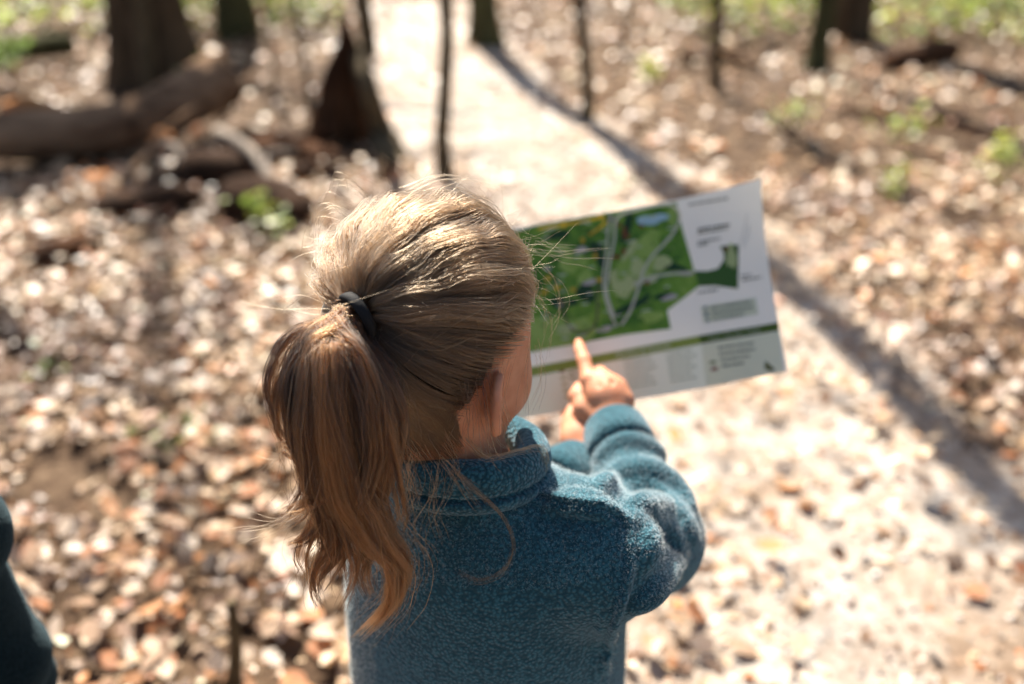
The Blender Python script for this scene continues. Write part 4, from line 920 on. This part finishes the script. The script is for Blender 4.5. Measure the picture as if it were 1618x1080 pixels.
# loose strands: nape wisps, the long curl on the back, cheek wisp, hairs blown past the forehead
LOOSE = [([(800, 560, .80), (792, 600, .795), (786, 650, .795), (792, 690, .80)], 16, 0.005, 0.5), ([(770, 570, .785), (780, 620, .79), (800, 660, .80), (812, 700, .81)], 10, 0.004, 0.5), ([(835, 540, .83), (826, 600, .83), (820, 660, .83)], 9, 0.004, 0.5),
         ([(700, 690, .78), (720, 740, .79), (690, 800, .80)], 16, 0.006, 0.4), ([(660, 700, .775), (690, 760, .785), (660, 830, .80), (668, 870, .81)], 12, 0.006, 0.5),
         ([(716, 742, .795), (752, 775, .80), (795, 818, .815), (811, 865, .825), (792, 905, .83), (755, 918, .83), (722, 905, .83)], 24, 0.0013, 0.2),
         ([(700, 725, .79), (730, 765, .80), (760, 800, .81)], 26, 0.003, 0.4), ([(650, 720, .77), (640, 770, .775), (632, 830, .79)], 22, 0.004, 0.5),
         ([(640, 730, .77), (655, 770, .775), (640, 815, .785)], 18, 0.004, 0.4), ([(690, 735, .785), (682, 800, .80), (700, 850, .82)], 12, 0.004, 0.6),
         ([(735, 690, .79), (770, 722, .805), (820, 712, .83), (852, 706, .86), (862, 730, .87), (853, 750, .87)], 30, 0.0018, 0.5),
         ([(760, 600, .79), (765, 650, .79), (775, 710, .80), (790, 730, .81)], 22, 0.004, 0.4), ([(740, 590, .78), (742, 650, .785), (735, 700, .785)], 30, 0.006, 0.35),
         ([(842, 395, .86), (880, 405, .875), (915, 408, .885), (960, 412, .9)], 3, 0.004, 1.0), ([(845, 380, .86), (875, 388, .87), (898, 392, .88)], 6, 0.004, 1.0),
         ([(850, 420, .86), (880, 450, .87), (886, 490, .87), (868, 520, .87)], 5, 0.004, 0.8), ([(848, 460, .86), (864, 500, .86), (856, 560, .86)], 7, 0.004, 0.6),
         ([(846, 540, .86), (858, 600, .86), (846, 650, .855)], 7, 0.003, 0.4), ([(600, 330, .86), (560, 290, .85), (535, 285, .85), (528, 310, .85)], 9, 0.004, 1.0),
         ([(560, 350, .84), (520, 330, .84), (495, 350, .84), (490, 390, .84)], 14, 0.006, 1.0), ([(545, 400, .82), (505, 400, .82), (470, 420, .82)], 12, 0.006, 1.0),
         ([(525, 470, .76), (480, 462, .76), (440, 475, .76)], 8, 0.006, 0.9), ([(510, 500, .74), (460, 490, .74), (420, 470, .74)], 8, 0.006, 0.9),
         ([(480, 800, .75), (430, 825, .75), (385, 832, .75)], 14, 0.006, 0.9), ([(470, 700, .74), (435, 715, .74), (415, 722, .74)], 12, 0.005, 0.9),
         ([(640, 310, .86), (700, 288, .87), (760, 300, .88), (790, 320, .88)], 14, 0.005, 1.0)]
pieces, shades = [], []
for pts, cnt, wid, li in LOOSE:
    cnt = max(4, int(cnt * 0.6)); wid = wid * 1.6; g = catmull([P(*p) for p in pts], 26); o = rng.normal(0, wid * 0.5, (cnt, 1, 3)); o2 = rng.normal(0, wid, (cnt, 1, 3))
    ph_ = rng.uniform(0, 6.28, (cnt, 1)); pieces.append(g[None] + o + (o2 - o) * k26[None, :, None] + 0.0006 * np.sin(ph_ + 9 * k26)[..., None] * rng.normal(0, 1, (cnt, 1, 3))); shades.append(np.clip(li + rng.normal(0, 0.15, cnt), 0, 1))
hair_obj('loose_strands', np.concatenate(pieces), 0.00011 * np.interp(k26, [0, 0.8, 1], [1, 1, 0.4]), M['hair'], hair, np.concatenate(shades))
# hair tie
u = nrm(np.cross(EXIT, (0.1, 0.2, 1))); v = np.cross(EXIT, u); c0 = TIE + EXIT * 0.003
V, F = [], []
for i in range(48):
    a = i / 48 * 6.2832; rd = u * math.cos(a) + v * math.sin(a)
    for j in range(14):
        b = j / 14 * 6.2832; rr_ = 0.0038 * (1 + 0.10 * math.cos(3 * b + 2 * a))
        V.append(c0 + rd * (0.0172 + rr_ * math.cos(b)) + EXIT * rr_ * 1.2 * math.sin(b))
ii = np.arange(48 * 14).reshape(48, 14); F = np.stack([ii, np.roll(ii, -1, 0), np.roll(np.roll(ii, -1, 0), -1, 1), np.roll(ii, -1, 1)], -1).reshape(-1, 4)
tie = mesh_np('hair_tie', V, F, M['elastic'], girl); tie['label'] = 'black elastic band round the ponytail'
print('TIE', proj(TIE), 'EAR', proj(H(-0.006, 0.08, -0.032)))

# ================================================================== the second child, half out of the picture
kid = empty('person', (-0.70, 0.77, 0.0), 'person in a dark teal coat, cut off by the left edge', 'person')
KH = np.array((-0.70, 0.77, 1.115)); kf = np.array((0.1, 0.99, -0.1)); kr = nrm(np.cross(kf, (0, 0, 1))); KA = np.stack([nrm(kf), kr, np.cross(kr, nrm(kf))])
S1, E1, W1 = np.array((-0.585, 0.765, 0.915)), np.array((-0.518, 0.755, 0.785)), np.array((-0.518, 0.80, 0.60))
S2, E2, W2 = np.array((-0.805, 0.775, 0.915)), np.array((-0.86, 0.765, 0.765)), np.array((-0.86, 0.83, 0.62))
KB = Field((-0.95, 0.62, -0.01), (-0.44, 0.98, 1.24), 0.004)
KB.ell(KH, KA, (0.089, 0.073, 0.090), 0.01); KB.ell(KH + 0.03 * KA[0] - 0.045 * KA[2], KA, (0.058, 0.056, 0.058), 0.03); KB.ell(KH + 0.09 * KA[0] - 0.045 * KA[2], KA, (0.012, 0.010, 0.012), 0.012)
for s in (-1, 1): KB.ell(KH + 0.075 * s * KA[1] - 0.025 * KA[2], KA, (0.016, 0.007, 0.027), 0.006)
KB.cap(KH - (0, 0.01, 0.06), (-0.70, 0.775, 0.95), 0.045, 0.048, 0.025)
KB.loft([(-0.70, 0.775, 0.95, 0.08, 0.05), (-0.70, 0.775, 0.88, 0.10, 0.07), (-0.70, 0.775, 0.55, 0.10, 0.08)], 0.03)
for a, b, c in ((S1, E1, W1), (S2, E2, W2)):
    KB.cap(a, b, 0.036, 0.029, 0.02); KB.cap(b, c, 0.029, 0.02, 0.012); d = nrm(c - b); KB.cap(c, c + d * 0.05, 0.018, 0.020, 0.01)
    for k in range(4): o = np.array((0.010 * (k - 1.5), 0, 0)); KB.chain([c + d * 0.05 + o, c + d * 0.075 + o * 1.2, c + d * (0.098 - 0.006 * abs(k - 1)) + o * 1.2 + (0, 0.01, 0)], [0.009, 0.008, 0.006], 0.003)
    KB.chain([c + d * 0.02, c + d * 0.04 + (0, 0.025, 0), c + d * 0.06 + (0, 0.03, 0)], [0.011, 0.009, 0.007], 0.005)
legs(KB, np.array((-0.70, 0.775, 0.53)), 0.0, yaw=0.0)
KB.obj('body', M['skin'], kid)
KT = Field((-0.90, 0.64, 0.05), (-0.52, 0.93, 0.62), 0.005); legs(KT, np.array((-0.70, 0.775, 0.53)), 0.012, False, 0.0, 0.10); KT.loft([(-0.70, 0.775, 0.60, 0.112, 0.09), (-0.70, 0.775, 0.48, 0.118, 0.09)], 0.03); KT.obj('trousers', M['trouser'], kid)
for a in legs(Field((0, 0, 0), (0.01, 0.01, 0.01), 0.01), np.array((-0.70, 0.775, 0.53)), 0, yaw=0.0):
    q = Field(a + (-0.06, -0.07, -0.075), a + (0.07, 0.16, 0.06), 0.005); q.cap(a + (0, 0, -0.028), a + (0, 0.085, -0.038), 0.036, 0.029, 0.01); q.cap(a, a + (0, 0, 0.03), 0.036, 0.034, 0.01)
    q.D = np.maximum(q.D, 0.001 - (q.lo[2] + q.h * np.arange(q.n[2]))[None, None, :]); q.obj('shoe', M['shoe'], kid)
KJ = Field((-0.99, 0.60, 0.50), (-0.40, 0.98, 1.03), 0.004)
KJ.loft([(-0.70, 0.775, 0.965, 0.075, 0.065), (-0.70, 0.775, 0.93, 0.115, 0.085), (-0.70, 0.775, 0.86, 0.135, 0.105), (-0.70, 0.775, 0.70, 0.140, 0.115), (-0.70, 0.775, 0.53, 0.150, 0.120)], 0.03)
KJ.cap(S1, E1, 0.064, 0.063, 0.02); KJ.cap(E1 + (-0.032, 0, -0.065), W1 + (-0.006, -0.02, 0.0), 0.048, 0.058, 0.006)
KJ.cap(E1, W1 + (-0.004, 0, -0.05), 0.042, 0.044, 0.004); KJ.cap(S2, E2, 0.060, 0.054, 0.02); KJ.cap(E2, W2, 0.054, 0.05, 0.01)
KJ.cap((-0.70, 0.775, 0.90), (-0.70, 0.775, 1.05), 0.052, 0.056, 0.004, 'sub'); KJ.smooth(1)
KJ.obj('coat', M['dark_coat'], kid)
th, ph = np.meshgrid(np.radians(np.linspace(-50, 90, 40)), np.radians(np.linspace(-180, 180, 61)), indexing='ij'); ok = np.degrees(th) > hairline(np.degrees(ph)) + 2
V = np.stack([-np.cos(th) * np.cos(ph), np.cos(th) * np.sin(ph), np.sin(th)], -1); ii = np.arange(40 * 61).reshape(40, 61); F = np.stack([ii[:-1, :-1], ii[:-1, 1:], ii[1:, 1:], ii[1:, :-1]], -1)
F = F[ok[:-1, :-1] & ok[1:, 1:] & ok[:-1, 1:] & ok[1:, :-1]].reshape(-1, 4)
kh = mesh_np('hair', KH + (V.reshape(-1, 3) * np.array((0.094, 0.078, 0.095))) @ KA, F, M['scalp'], kid)
n = 2500; rt = roots(n); low = np.array((-0.9, 0, -0.45)); e = rt * 0.35 + low; e /= np.linalg.norm(e, axis=1)[:, None]
st = KH + (slerp(rt, e, tt * 0.8) * (np.array((0.094, 0.078, 0.095)) + 0.004)) @ KA
hair_obj('short_strands', st, 0.00022, M['hair'], kh, rng.uniform(0, 0.5, n))

# ================================================================== the trail map
mp = empty('trail_map', P(1020, 640, 1.19), 'unfolded green and white paper trail map held up by the girl', 'map')
CORN = {'TL': P(798, 361, 1.222), 'FT': P(1076, 313, 1.245), 'TR': P(1198, 286, 1.232), 'BL': P(818, 662, 1.186), 'FB': P(1116, 612, 1.200), 'BR': P(1239, 588, 1.188)}
def paper(s, t):
    """s 0..1 left sheet, 1..2 right sheet past the fold; t 0 top, 1 bottom"""
    s = np.asarray(s, float)[..., None]; t = np.asarray(t, float)[..., None]; a = np.clip(s, None, 1); b = np.clip(s - 1, 0, None)
    Lp = CORN['TL'] * (1 - a) * (1 - t) + CORN['FT'] * a * (1 - t) + CORN['BL'] * (1 - a) * t + CORN['FB'] * a * t
    Rp = b * ((CORN['TR'] - CORN['FT']) * (1 - t) + (CORN['BR'] - CORN['FB']) * t)
    n = nrm(np.cross(CORN['FT'] - CORN['TL'], CORN['BL'] - CORN['TL'])); n = n if n @ (np.array((0, 0, CAM_H)) - CORN['TL']) > 0 else -n
    bow = 0.009 * b ** 2 * (2 * t - 1) ** 2 * -1.5 + 0.006 * np.sin(3.1416 * np.clip(s, 0, 1)) * (0.4 + 0.6 * t) + 0.003 * np.sin(5.5 * t + 1.0) + 0.004 * b * np.sin(3.0 * t)
    return Lp + Rp - n * bow, n
PN = paper(np.array(0.5), np.array(0.5))[1]
def sheet(z, ns=40, nt=26): 
    s, t = np.meshgrid(np.linspace(0, 2, ns + 1), np.linspace(0, 1, nt + 1), indexing='ij'); return (paper(s, t)[0] + PN * z).reshape(-1, 3)
ns, nt = 40, 26; ii = np.arange((ns + 1) * (nt + 1)).reshape(ns + 1, nt + 1)
F0 = np.stack([ii[:-1, :-1], ii[1:, :-1], ii[1:, 1:], ii[:-1, 1:]], -1).reshape(-1, 4)
m = M['paper'] = mat('white paper', (0.85, 0.82, 0.74), 0.6, Specular_IOR_Level=0.3)
tr = N(m, 'ShaderNodeBsdfTranslucent'); tr.inputs[0].default_value = (0.80, 0.80, 0.78, 1); mx = N(m, 'ShaderNodeMixShader'); mx.inputs[0].default_value = 0.32
L(m, B(m).outputs[0], mx.inputs[1]); L(m, tr.outputs[0], mx.inputs[2]); L(m, mx.outputs[0], m.node_tree.nodes['Material Output'].inputs[0])
Vt = sheet(0.0); Vb = sheet(-0.0003); k = len(Vt); rim = np.concatenate([ii[:, 0], ii[-1, 1:], ii[::-1, -1][1:], ii[0, ::-1][1:-1]]); rim2 = np.roll(rim, -1)
rv = np.concatenate([Vt[rim], Vb[rim]]); nr = len(rim); a_ = np.arange(nr); b_ = np.roll(a_, -1)
mesh_np('paper_sheet', np.vstack([Vt, Vb, rv]), np.concatenate([F0[:, ::-1], F0 + k, np.stack([a_, b_, b_ + nr, a_ + nr], 1) + 2 * k]), M['paper'], mp)
def unproject(px, py):
    px = np.asarray(px, float); py = np.asarray(py, float); s = np.full(px.shape, 0.8); t = np.full(px.shape, 0.5)
    for _ in range(12):
        f = lambda s_, t_: np.stack(proj(paper(s_, t_)[0])[:2], -1)
        q = f(s, t); e = 1e-3; ds = (f(s + e, t) - q) / e; dt = (f(s, t + e) - q) / e
        rx, ry = px - q[..., 0], py - q[..., 1]; det = ds[..., 0] * dt[..., 1] - dt[..., 0] * ds[..., 1]
        s = np.clip(s + (rx * dt[..., 1] - dt[..., 0] * ry) / det, -0.02, 2.02); t = np.clip(t + (ds[..., 0] * ry - rx * ds[..., 1]) / det, -0.05, 1.05)
    return s, t
def inked(name, color, alpha_noise=None):
    color = tuple(0.88 * q for q in color); m = mat('ink ' + name, color, 0.5, Specular_IOR_Level=0.3)
    if alpha_noise: L(m, ramp(m, noise(m, alpha_noise[0], 6, 0.7), alpha_noise[1]), B(m).inputs['Base Color'])
    tr = N(m, 'ShaderNodeBsdfTranslucent'); mx = N(m, 'ShaderNodeMixShader'); mx.inputs[0].default_value = 0.28
    src = B(m).inputs['Base Color'].links
    if src: L(m, src[0].from_socket, tr.inputs[0])
    else: tr.inputs[0].default_value = (*color, 1)
    L(m, B(m).outputs[0], mx.inputs[1]); L(m, tr.outputs[0], mx.inputs[2]); L(m, mx.outputs[0], m.node_tree.nodes['Material Output'].inputs[0]); return m
import bmesh
def print_polys(name, polys, material, layer, cuts=3):
    bm = bmesh.new()
    for poly in polys: bm.faces.new([bm.verts.new((x, y, 0)) for x, y in poly])
    bmesh.ops.remove_doubles(bm, verts=bm.verts[:], dist=0.01); bmesh.ops.triangulate(bm, faces=bm.faces[:])
    for _ in range(cuts):
        e = [q for q in bm.edges if q.calc_length() > 14]
        if e: bmesh.ops.subdivide_edges(bm, edges=e, cuts=1); bmesh.ops.triangulate(bm, faces=bm.faces[:])
    bm.verts.index_update(); co = np.array([v.co[:] for v in bm.verts]); fs = [[v.index for v in f.verts] for f in bm.faces]; bm.free()
    s, t = unproject(co[:, 0], co[:, 1]); V = paper(s, t)[0] + PN * (0.0003 + 0.0003 * layer)
    return mesh_np(name, V, fs, material, mp, False)
def print_each(name, polys, material, layer, cuts=2):
    for q in polys: print_polys(name, [q], material, layer, cuts)
def line_poly(pts, w):
    p = catmull(np.array(pts, float), 8 * len(pts)); t = np.gradient(p, axis=0); t /= np.linalg.norm(t, axis=1)[:, None]; nn = np.stack([-t[:, 1], t[:, 0]], 1) * w / 2
    return [[tuple(p[i] + nn[i]), tuple(p[i + 1] + nn[i + 1]), tuple(p[i + 1] - nn[i + 1]), tuple(p[i] - nn[i])] for i in range(len(p) - 1)]
def blob(cx, cy, rx, ry, seed=0, n=18, rot=-0.17):
    rg = np.random.default_rng(seed); ph = rg.uniform(0, 6.28, 3); out = []
    for i in range(n):
        a = i / n * 6.283; r = 1 + 0.18 * math.sin(2 * a + ph[0]) + 0.14 * math.sin(3 * a + ph[1]) + 0.08 * math.sin(5 * a + ph[2]); x, y = rx * r * math.cos(a), ry * r * math.sin(a)
        out.append((cx + x * math.cos(rot) - y * math.sin(rot), cy + x * math.sin(rot) + y * math.cos(rot)))
    return out
GREEN = inked('map green', (0.10, 0.24, 0.04), (26, [(0.30, (0.020, 0.065, 0.012)), (0.43, (0.070, 0.18, 0.020)), (0.56, (0.15, 0.29, 0.035)), (0.70, (0.26, 0.38, 0.07))]))
LEAFG = inked('pale lawn', (0.24, 0.42, 0.11), (30, [(0.3, (0.19, 0.33, 0.045)), (0.7, (0.38, 0.50, 0.13))]))
kid.location.x -= 0.030
print_polys('map_area', [[(801, 368), (848, 356), (960, 336), (1069, 319), (1074, 345), (1082, 375), (1092, 410), (1097, 428), (1104, 452), (1086, 466), (1054, 490), (1060, 519), (990, 528), (860, 552), (814, 561)]], GREEN, 0, 4)
print_polys('map_area', [[(1097, 428), (1118, 428), (1134, 424), (1144, 410), (1143, 398), (1137, 389), (1167, 386), (1166, 456), (1130, 451), (1104, 452)]], inked('dark map green', (0.055, 0.13, 0.025)), 0)
print_each('lawn', [[(808, 508), (866, 497), (905, 506), (925, 500), (945, 522), (930, 540), (813, 560)], blob(1010, 410, 26, 46, 1, rot=0.35), blob(905, 415, 20, 16, 2), blob(880, 392, 16, 10, 3), blob(1030, 500, 22, 8, 14), blob(925, 440, 14, 12, 15), blob(1062, 345, 8, 18, 16)], LEAFG, 1)
print_each('woodland', [blob(945, 400, 11, 20, 4), blob(925, 462, 16, 14, 5), blob(1058, 420, 26, 7, 6, rot=0.3), blob(880, 372, 22, 6, 7), blob(905, 352, 20, 4, 8), blob(990, 360, 7, 24, 9, rot=0.3), blob(890, 478, 22, 9, 10), blob(1000, 482, 30, 7, 11, rot=-0.5), blob(964, 345, 6, 8, 12), blob(1050, 468, 20, 5, 13)], inked('woodland green', (0.022, 0.065, 0.022)), 2)
print_each('garden_bed', [blob(985, 452, 17, 20, 20), blob(1008, 428, 12, 18, 21), blob(1045, 415, 13, 13, 22), blob(970, 440, 8, 12, 23), blob(1028, 440, 10, 9, 24), blob(1155, 405, 7, 22, 25, rot=0), blob(995, 395, 6, 20, 26, rot=0.5), blob(895, 520, 20, 7, 27)], inked('pale yellow green', (0.50, 0.56, 0.24)), 3)
print_polys('pond', [blob(1030, 347, 22, 9, 30)], inked('pond blue', (0.42, 0.62, 0.70)), 4)
ROADC = inked('road grey', (0.62, 0.60, 0.47))
print_polys('road', line_poly([(975, 516), (966, 500), (956, 470), (953, 440), (958, 400), (961, 360), (966, 338)], 3.2), ROADC, 5)
print_polys('road', line_poly([(981, 514), (995, 492), (1006, 462), (1016, 430), (1030, 405), (1052, 382), (1068, 360), (1073, 340), (1064, 326), (1045, 324), (1010, 331), (975, 344), (970, 380), (962, 420), (958, 460), (970, 502)], 4.0), ROADC, 6)
print_polys('road', line_poly([(1000, 450), (1040, 436), (1095, 430)], 4.0), ROADC, 7)
print_polys('footpath', line_poly([(890, 470), (892, 500), (906, 522), (928, 524), (942, 508), (944, 470), (948, 440)], 3.0), inked('footpath brown', (0.14, 0.13, 0.07)), 5)
YEL = inked('trail yellow', (0.62, 0.42, 0.04))
print_polys('yellow_trail', line_poly([(850, 362), (885, 356), (920, 350), (955, 342)], 4), YEL, 6)
print_polys('yellow_trail', line_poly([(930, 372), (945, 362), (958, 350)], 4), YEL, 7)
print_each('trail_stop', [blob(890, 356, 5, 4, 40), blob(948, 343, 6, 4, 41), blob(920, 380, 4, 4, 42), blob(940, 405, 4, 4, 43), blob(946, 442, 4, 4, 44), blob(865, 440, 5, 4, 45), blob(880, 455, 6, 4, 46), blob(905, 458, 5, 3, 47), blob(860, 462, 5, 4, 48)], YEL, 8)
print_each('building', [blob(978, 356, 4, 3, 50), blob(986, 366, 4, 7, 51, rot=0.4), blob(990, 374, 6, 3, 52), blob(1013, 358, 4, 3, 53), blob(985, 397, 3, 6, 54), blob(973, 406, 8, 3, 55), blob(1022, 446, 5, 4, 56), blob(1147, 394, 4, 3, 57)], inked('building brown', (0.20, 0.075, 0.025)), 6)
print_each('car_park', [blob(918, 395, 9, 6, 60), blob(932, 446, 10, 5, 61), blob(955, 520, 14, 4, 62), blob(1058, 470, 14, 4, 63), blob(865, 424, 6, 3, 64), blob(1085, 433, 12, 2.5, 65)], inked('car park pink', (0.52, 0.47, 0.44)), 4)
rg = np.random.default_rng(11); rows = []
def in_map(x, y): return (x - 1069) < (y - 319) * 0.22 and y > 372 - (x - 801) * 0.19 and y < 548 - (x - 830) * 0.15 and x < 1078 and not (x > 1038 and y > 462)
for k in range(46):
    x, y = rg.uniform(850, 1085), rg.uniform(335, 535)
    if in_map(x, y) and in_map(x + 14, y): w = rg.uniform(6, 16); rows.append([(x, y), (x + w, y - w * 0.17), (x + w, y - w * 0.17 + 2.0), (x, y + 2.0)])
o = print_polys('small_print', rows, inked('pale map lettering', (0.62, 0.64, 0.52)), 7, 0); o['kind'] = 'stuff'; rows = []
for k in range(150):
    x, y = rg.uniform(830, 1085), rg.uniform(335, 540)
    if in_map(x, y): rows.append(blob(x, y, rg.uniform(1.5, 5), rg.uniform(1.2, 3), 200 + k, 7))
o = print_polys('tree_marks', rows[::2], inked('tree mark', (0.02, 0.075, 0.018)), 3, 0); o['kind'] = 'stuff'
o = print_polys('tree_marks', rows[1::2], inked('light tree mark', (0.27, 0.40, 0.09)), 4, 0); o['kind'] = 'stuff'
print_polys('title_band', [[(816, 584), (1104, 530), (1108, 543), (818, 599)]], inked('olive band', (0.30, 0.37, 0.075)), 0)
print_polys('title_band', [[(1104, 530), (1230, 509), (1231, 522), (1108, 543)]], inked('dark olive band', (0.085, 0.14, 0.018)), 0)
print_polys('key_panel', [[(818, 600), (1108, 544), (1116, 611), (820, 660)]], inked('pale key panel', (1.0, 0.99, 0.82)), 0, 4)
print_polys('key_panel', [[(1108, 544), (1231, 523), (1238, 587), (1116, 611)]], inked('grey green key panel', (0.84, 0.83, 0.63)), 0, 4)
print_polys('legend_box', [[(1107, 484), (1194, 470), (1198, 496), (1112, 510)]], inked('legend box', (0.70, 0.72, 0.54)), 0)
rows = []
def greek(x0, y0, x1, h, rg, ang=-0.165):                           # a row of small print, too small to read
    x = x0
    while x < x1:
        w = rg.uniform(2.5, 7); y = y0 + (x - x0) * ang
        rows.append([(x, y), (min(x + w, x1), y + w * ang), (min(x + w, x1) + 0.3, y + w * ang + h), (x + 0.3, y + h)]); x += w + rg.uniform(0.8, 2.2)
rg = np.random.default_rng(5)
for a in [(1088, 322, 1150, 3), (1102, 361, 1152, 4), (1102, 367, 1150, 3), (1102, 381, 1138, 3), (1102, 386, 1118, 3), (1170, 435, 1186, 2.5), (1172, 441, 1202, 3), (1102, 461, 1134, 3), (1122, 485, 1186, 3), (1124, 494, 1190, 3), (1125, 503, 1176, 3)]: greek(*a, rg)
for i in range(4): greek(1134 + i * 2, 548 + i * 9.5, (1190, 1192, 1184, 1176)[i], 3.2, rg, -0.14)
sp = print_polys('small_print', rows, inked('print grey', (0.14, 0.15, 0.12)), 2, 0)
rows = []
for i in range(6):
    greek(985 + i * 1.6, 570 + i * 8.2, 1028 + (i % 3) * 5, 2.2, rg); greek(1052 + i * 1.5, 559 + i * 8.4, 1092 + (i % 2) * 8, 2.2, rg); greek(905 + i * 1.6, 584 + i * 8.2, 950, 2.2, rg)
sp2 = print_polys('small_print', rows, inked('print green', (0.34, 0.37, 0.24)), 2, 0)
sp['kind'] = 'stuff'; sp2['kind'] = 'stuff'
sw = lambda x, y, w, h: [(x, y), (x + w, y - w * 0.16), (x + w, y - w * 0.16 + h), (x, y + h)]
print_each('key_swatch', [sw(1121, 571, 10, 4), sw(898, 588, 8, 3), sw(899, 596, 8, 3)], inked('swatch olive', (0.22, 0.24, 0.08)), 2, 0)
print_each('key_swatch', [sw(1123, 581, 11, 5), sw(884, 586, 8, 3)], inked('swatch red', (0.28, 0.09, 0.06)), 2, 0)
print_each('key_swatch', [sw(1112, 484, 4, 5), sw(1113, 494, 6, 5), sw(1116, 504, 4, 5)], inked('swatch blue', (0.07, 0.13, 0.20)), 2, 0)
print_each('key_swatch', [sw(886, 596, 8, 3), sw(888, 606, 8, 3), sw(890, 616, 9, 3), sw(892, 626, 8, 3)], inked('swatch yellow', (0.42, 0.38, 0.10)), 2, 0)
print_polys('leaf_mark', [[(1208, 570), (1214, 574), (1225, 584), (1216, 586), (1208, 582)]], inked('leaf mark', (0.17, 0.17, 0.06)), 2, 0)
TH = inked('thin grey line', (0.45, 0.46, 0.46)); print_polys('outline', line_poly([(1180, 338), (1176, 362), (1170, 384)], 1.0), TH, 2, 0); print_polys('outline', line_poly([(1184, 355), (1180, 375), (1173, 392)], 1.0), TH, 2, 0)
def banner(text, x0, y0, x1, y1, h, color):
    cu = bpy.data.curves.new('lettering', 'FONT'); cu.body = text; cu.size = 1.0; o = bpy.data.objects.new('lettering', cu); C.objects.link(o)
    me = bpy.data.meshes.new_from_object(o.evaluated_get(bpy.context.evaluated_depsgraph_get())); C.objects.unlink(o); bpy.data.objects.remove(o)
    co = np.array([v.co[:] for v in me.vertices]); fs = [list(p.vertices) for p in me.polygons]; u = co[:, 0] / co[:, 0].max(); w = co[:, 1]
    px = x0 + (x1 - x0) * u + 0.12 * h * w; py = y0 + (y1 - y0) * u - h * w; s, t = unproject(px, py)
    o = mesh_np('lettering', paper(s, t)[0] + PN * 0.0012, fs, inked('lettering', color), mp, False); o['kind'] = 'stuff'
banner('Gardens & Features', 972, 564.5, 1058, 548.5, 11, (0.72, 0.74, 0.62))
banner('Your Garden Walk', 1118, 538.5, 1202, 524.5, 11, (0.42, 0.46, 0.32))
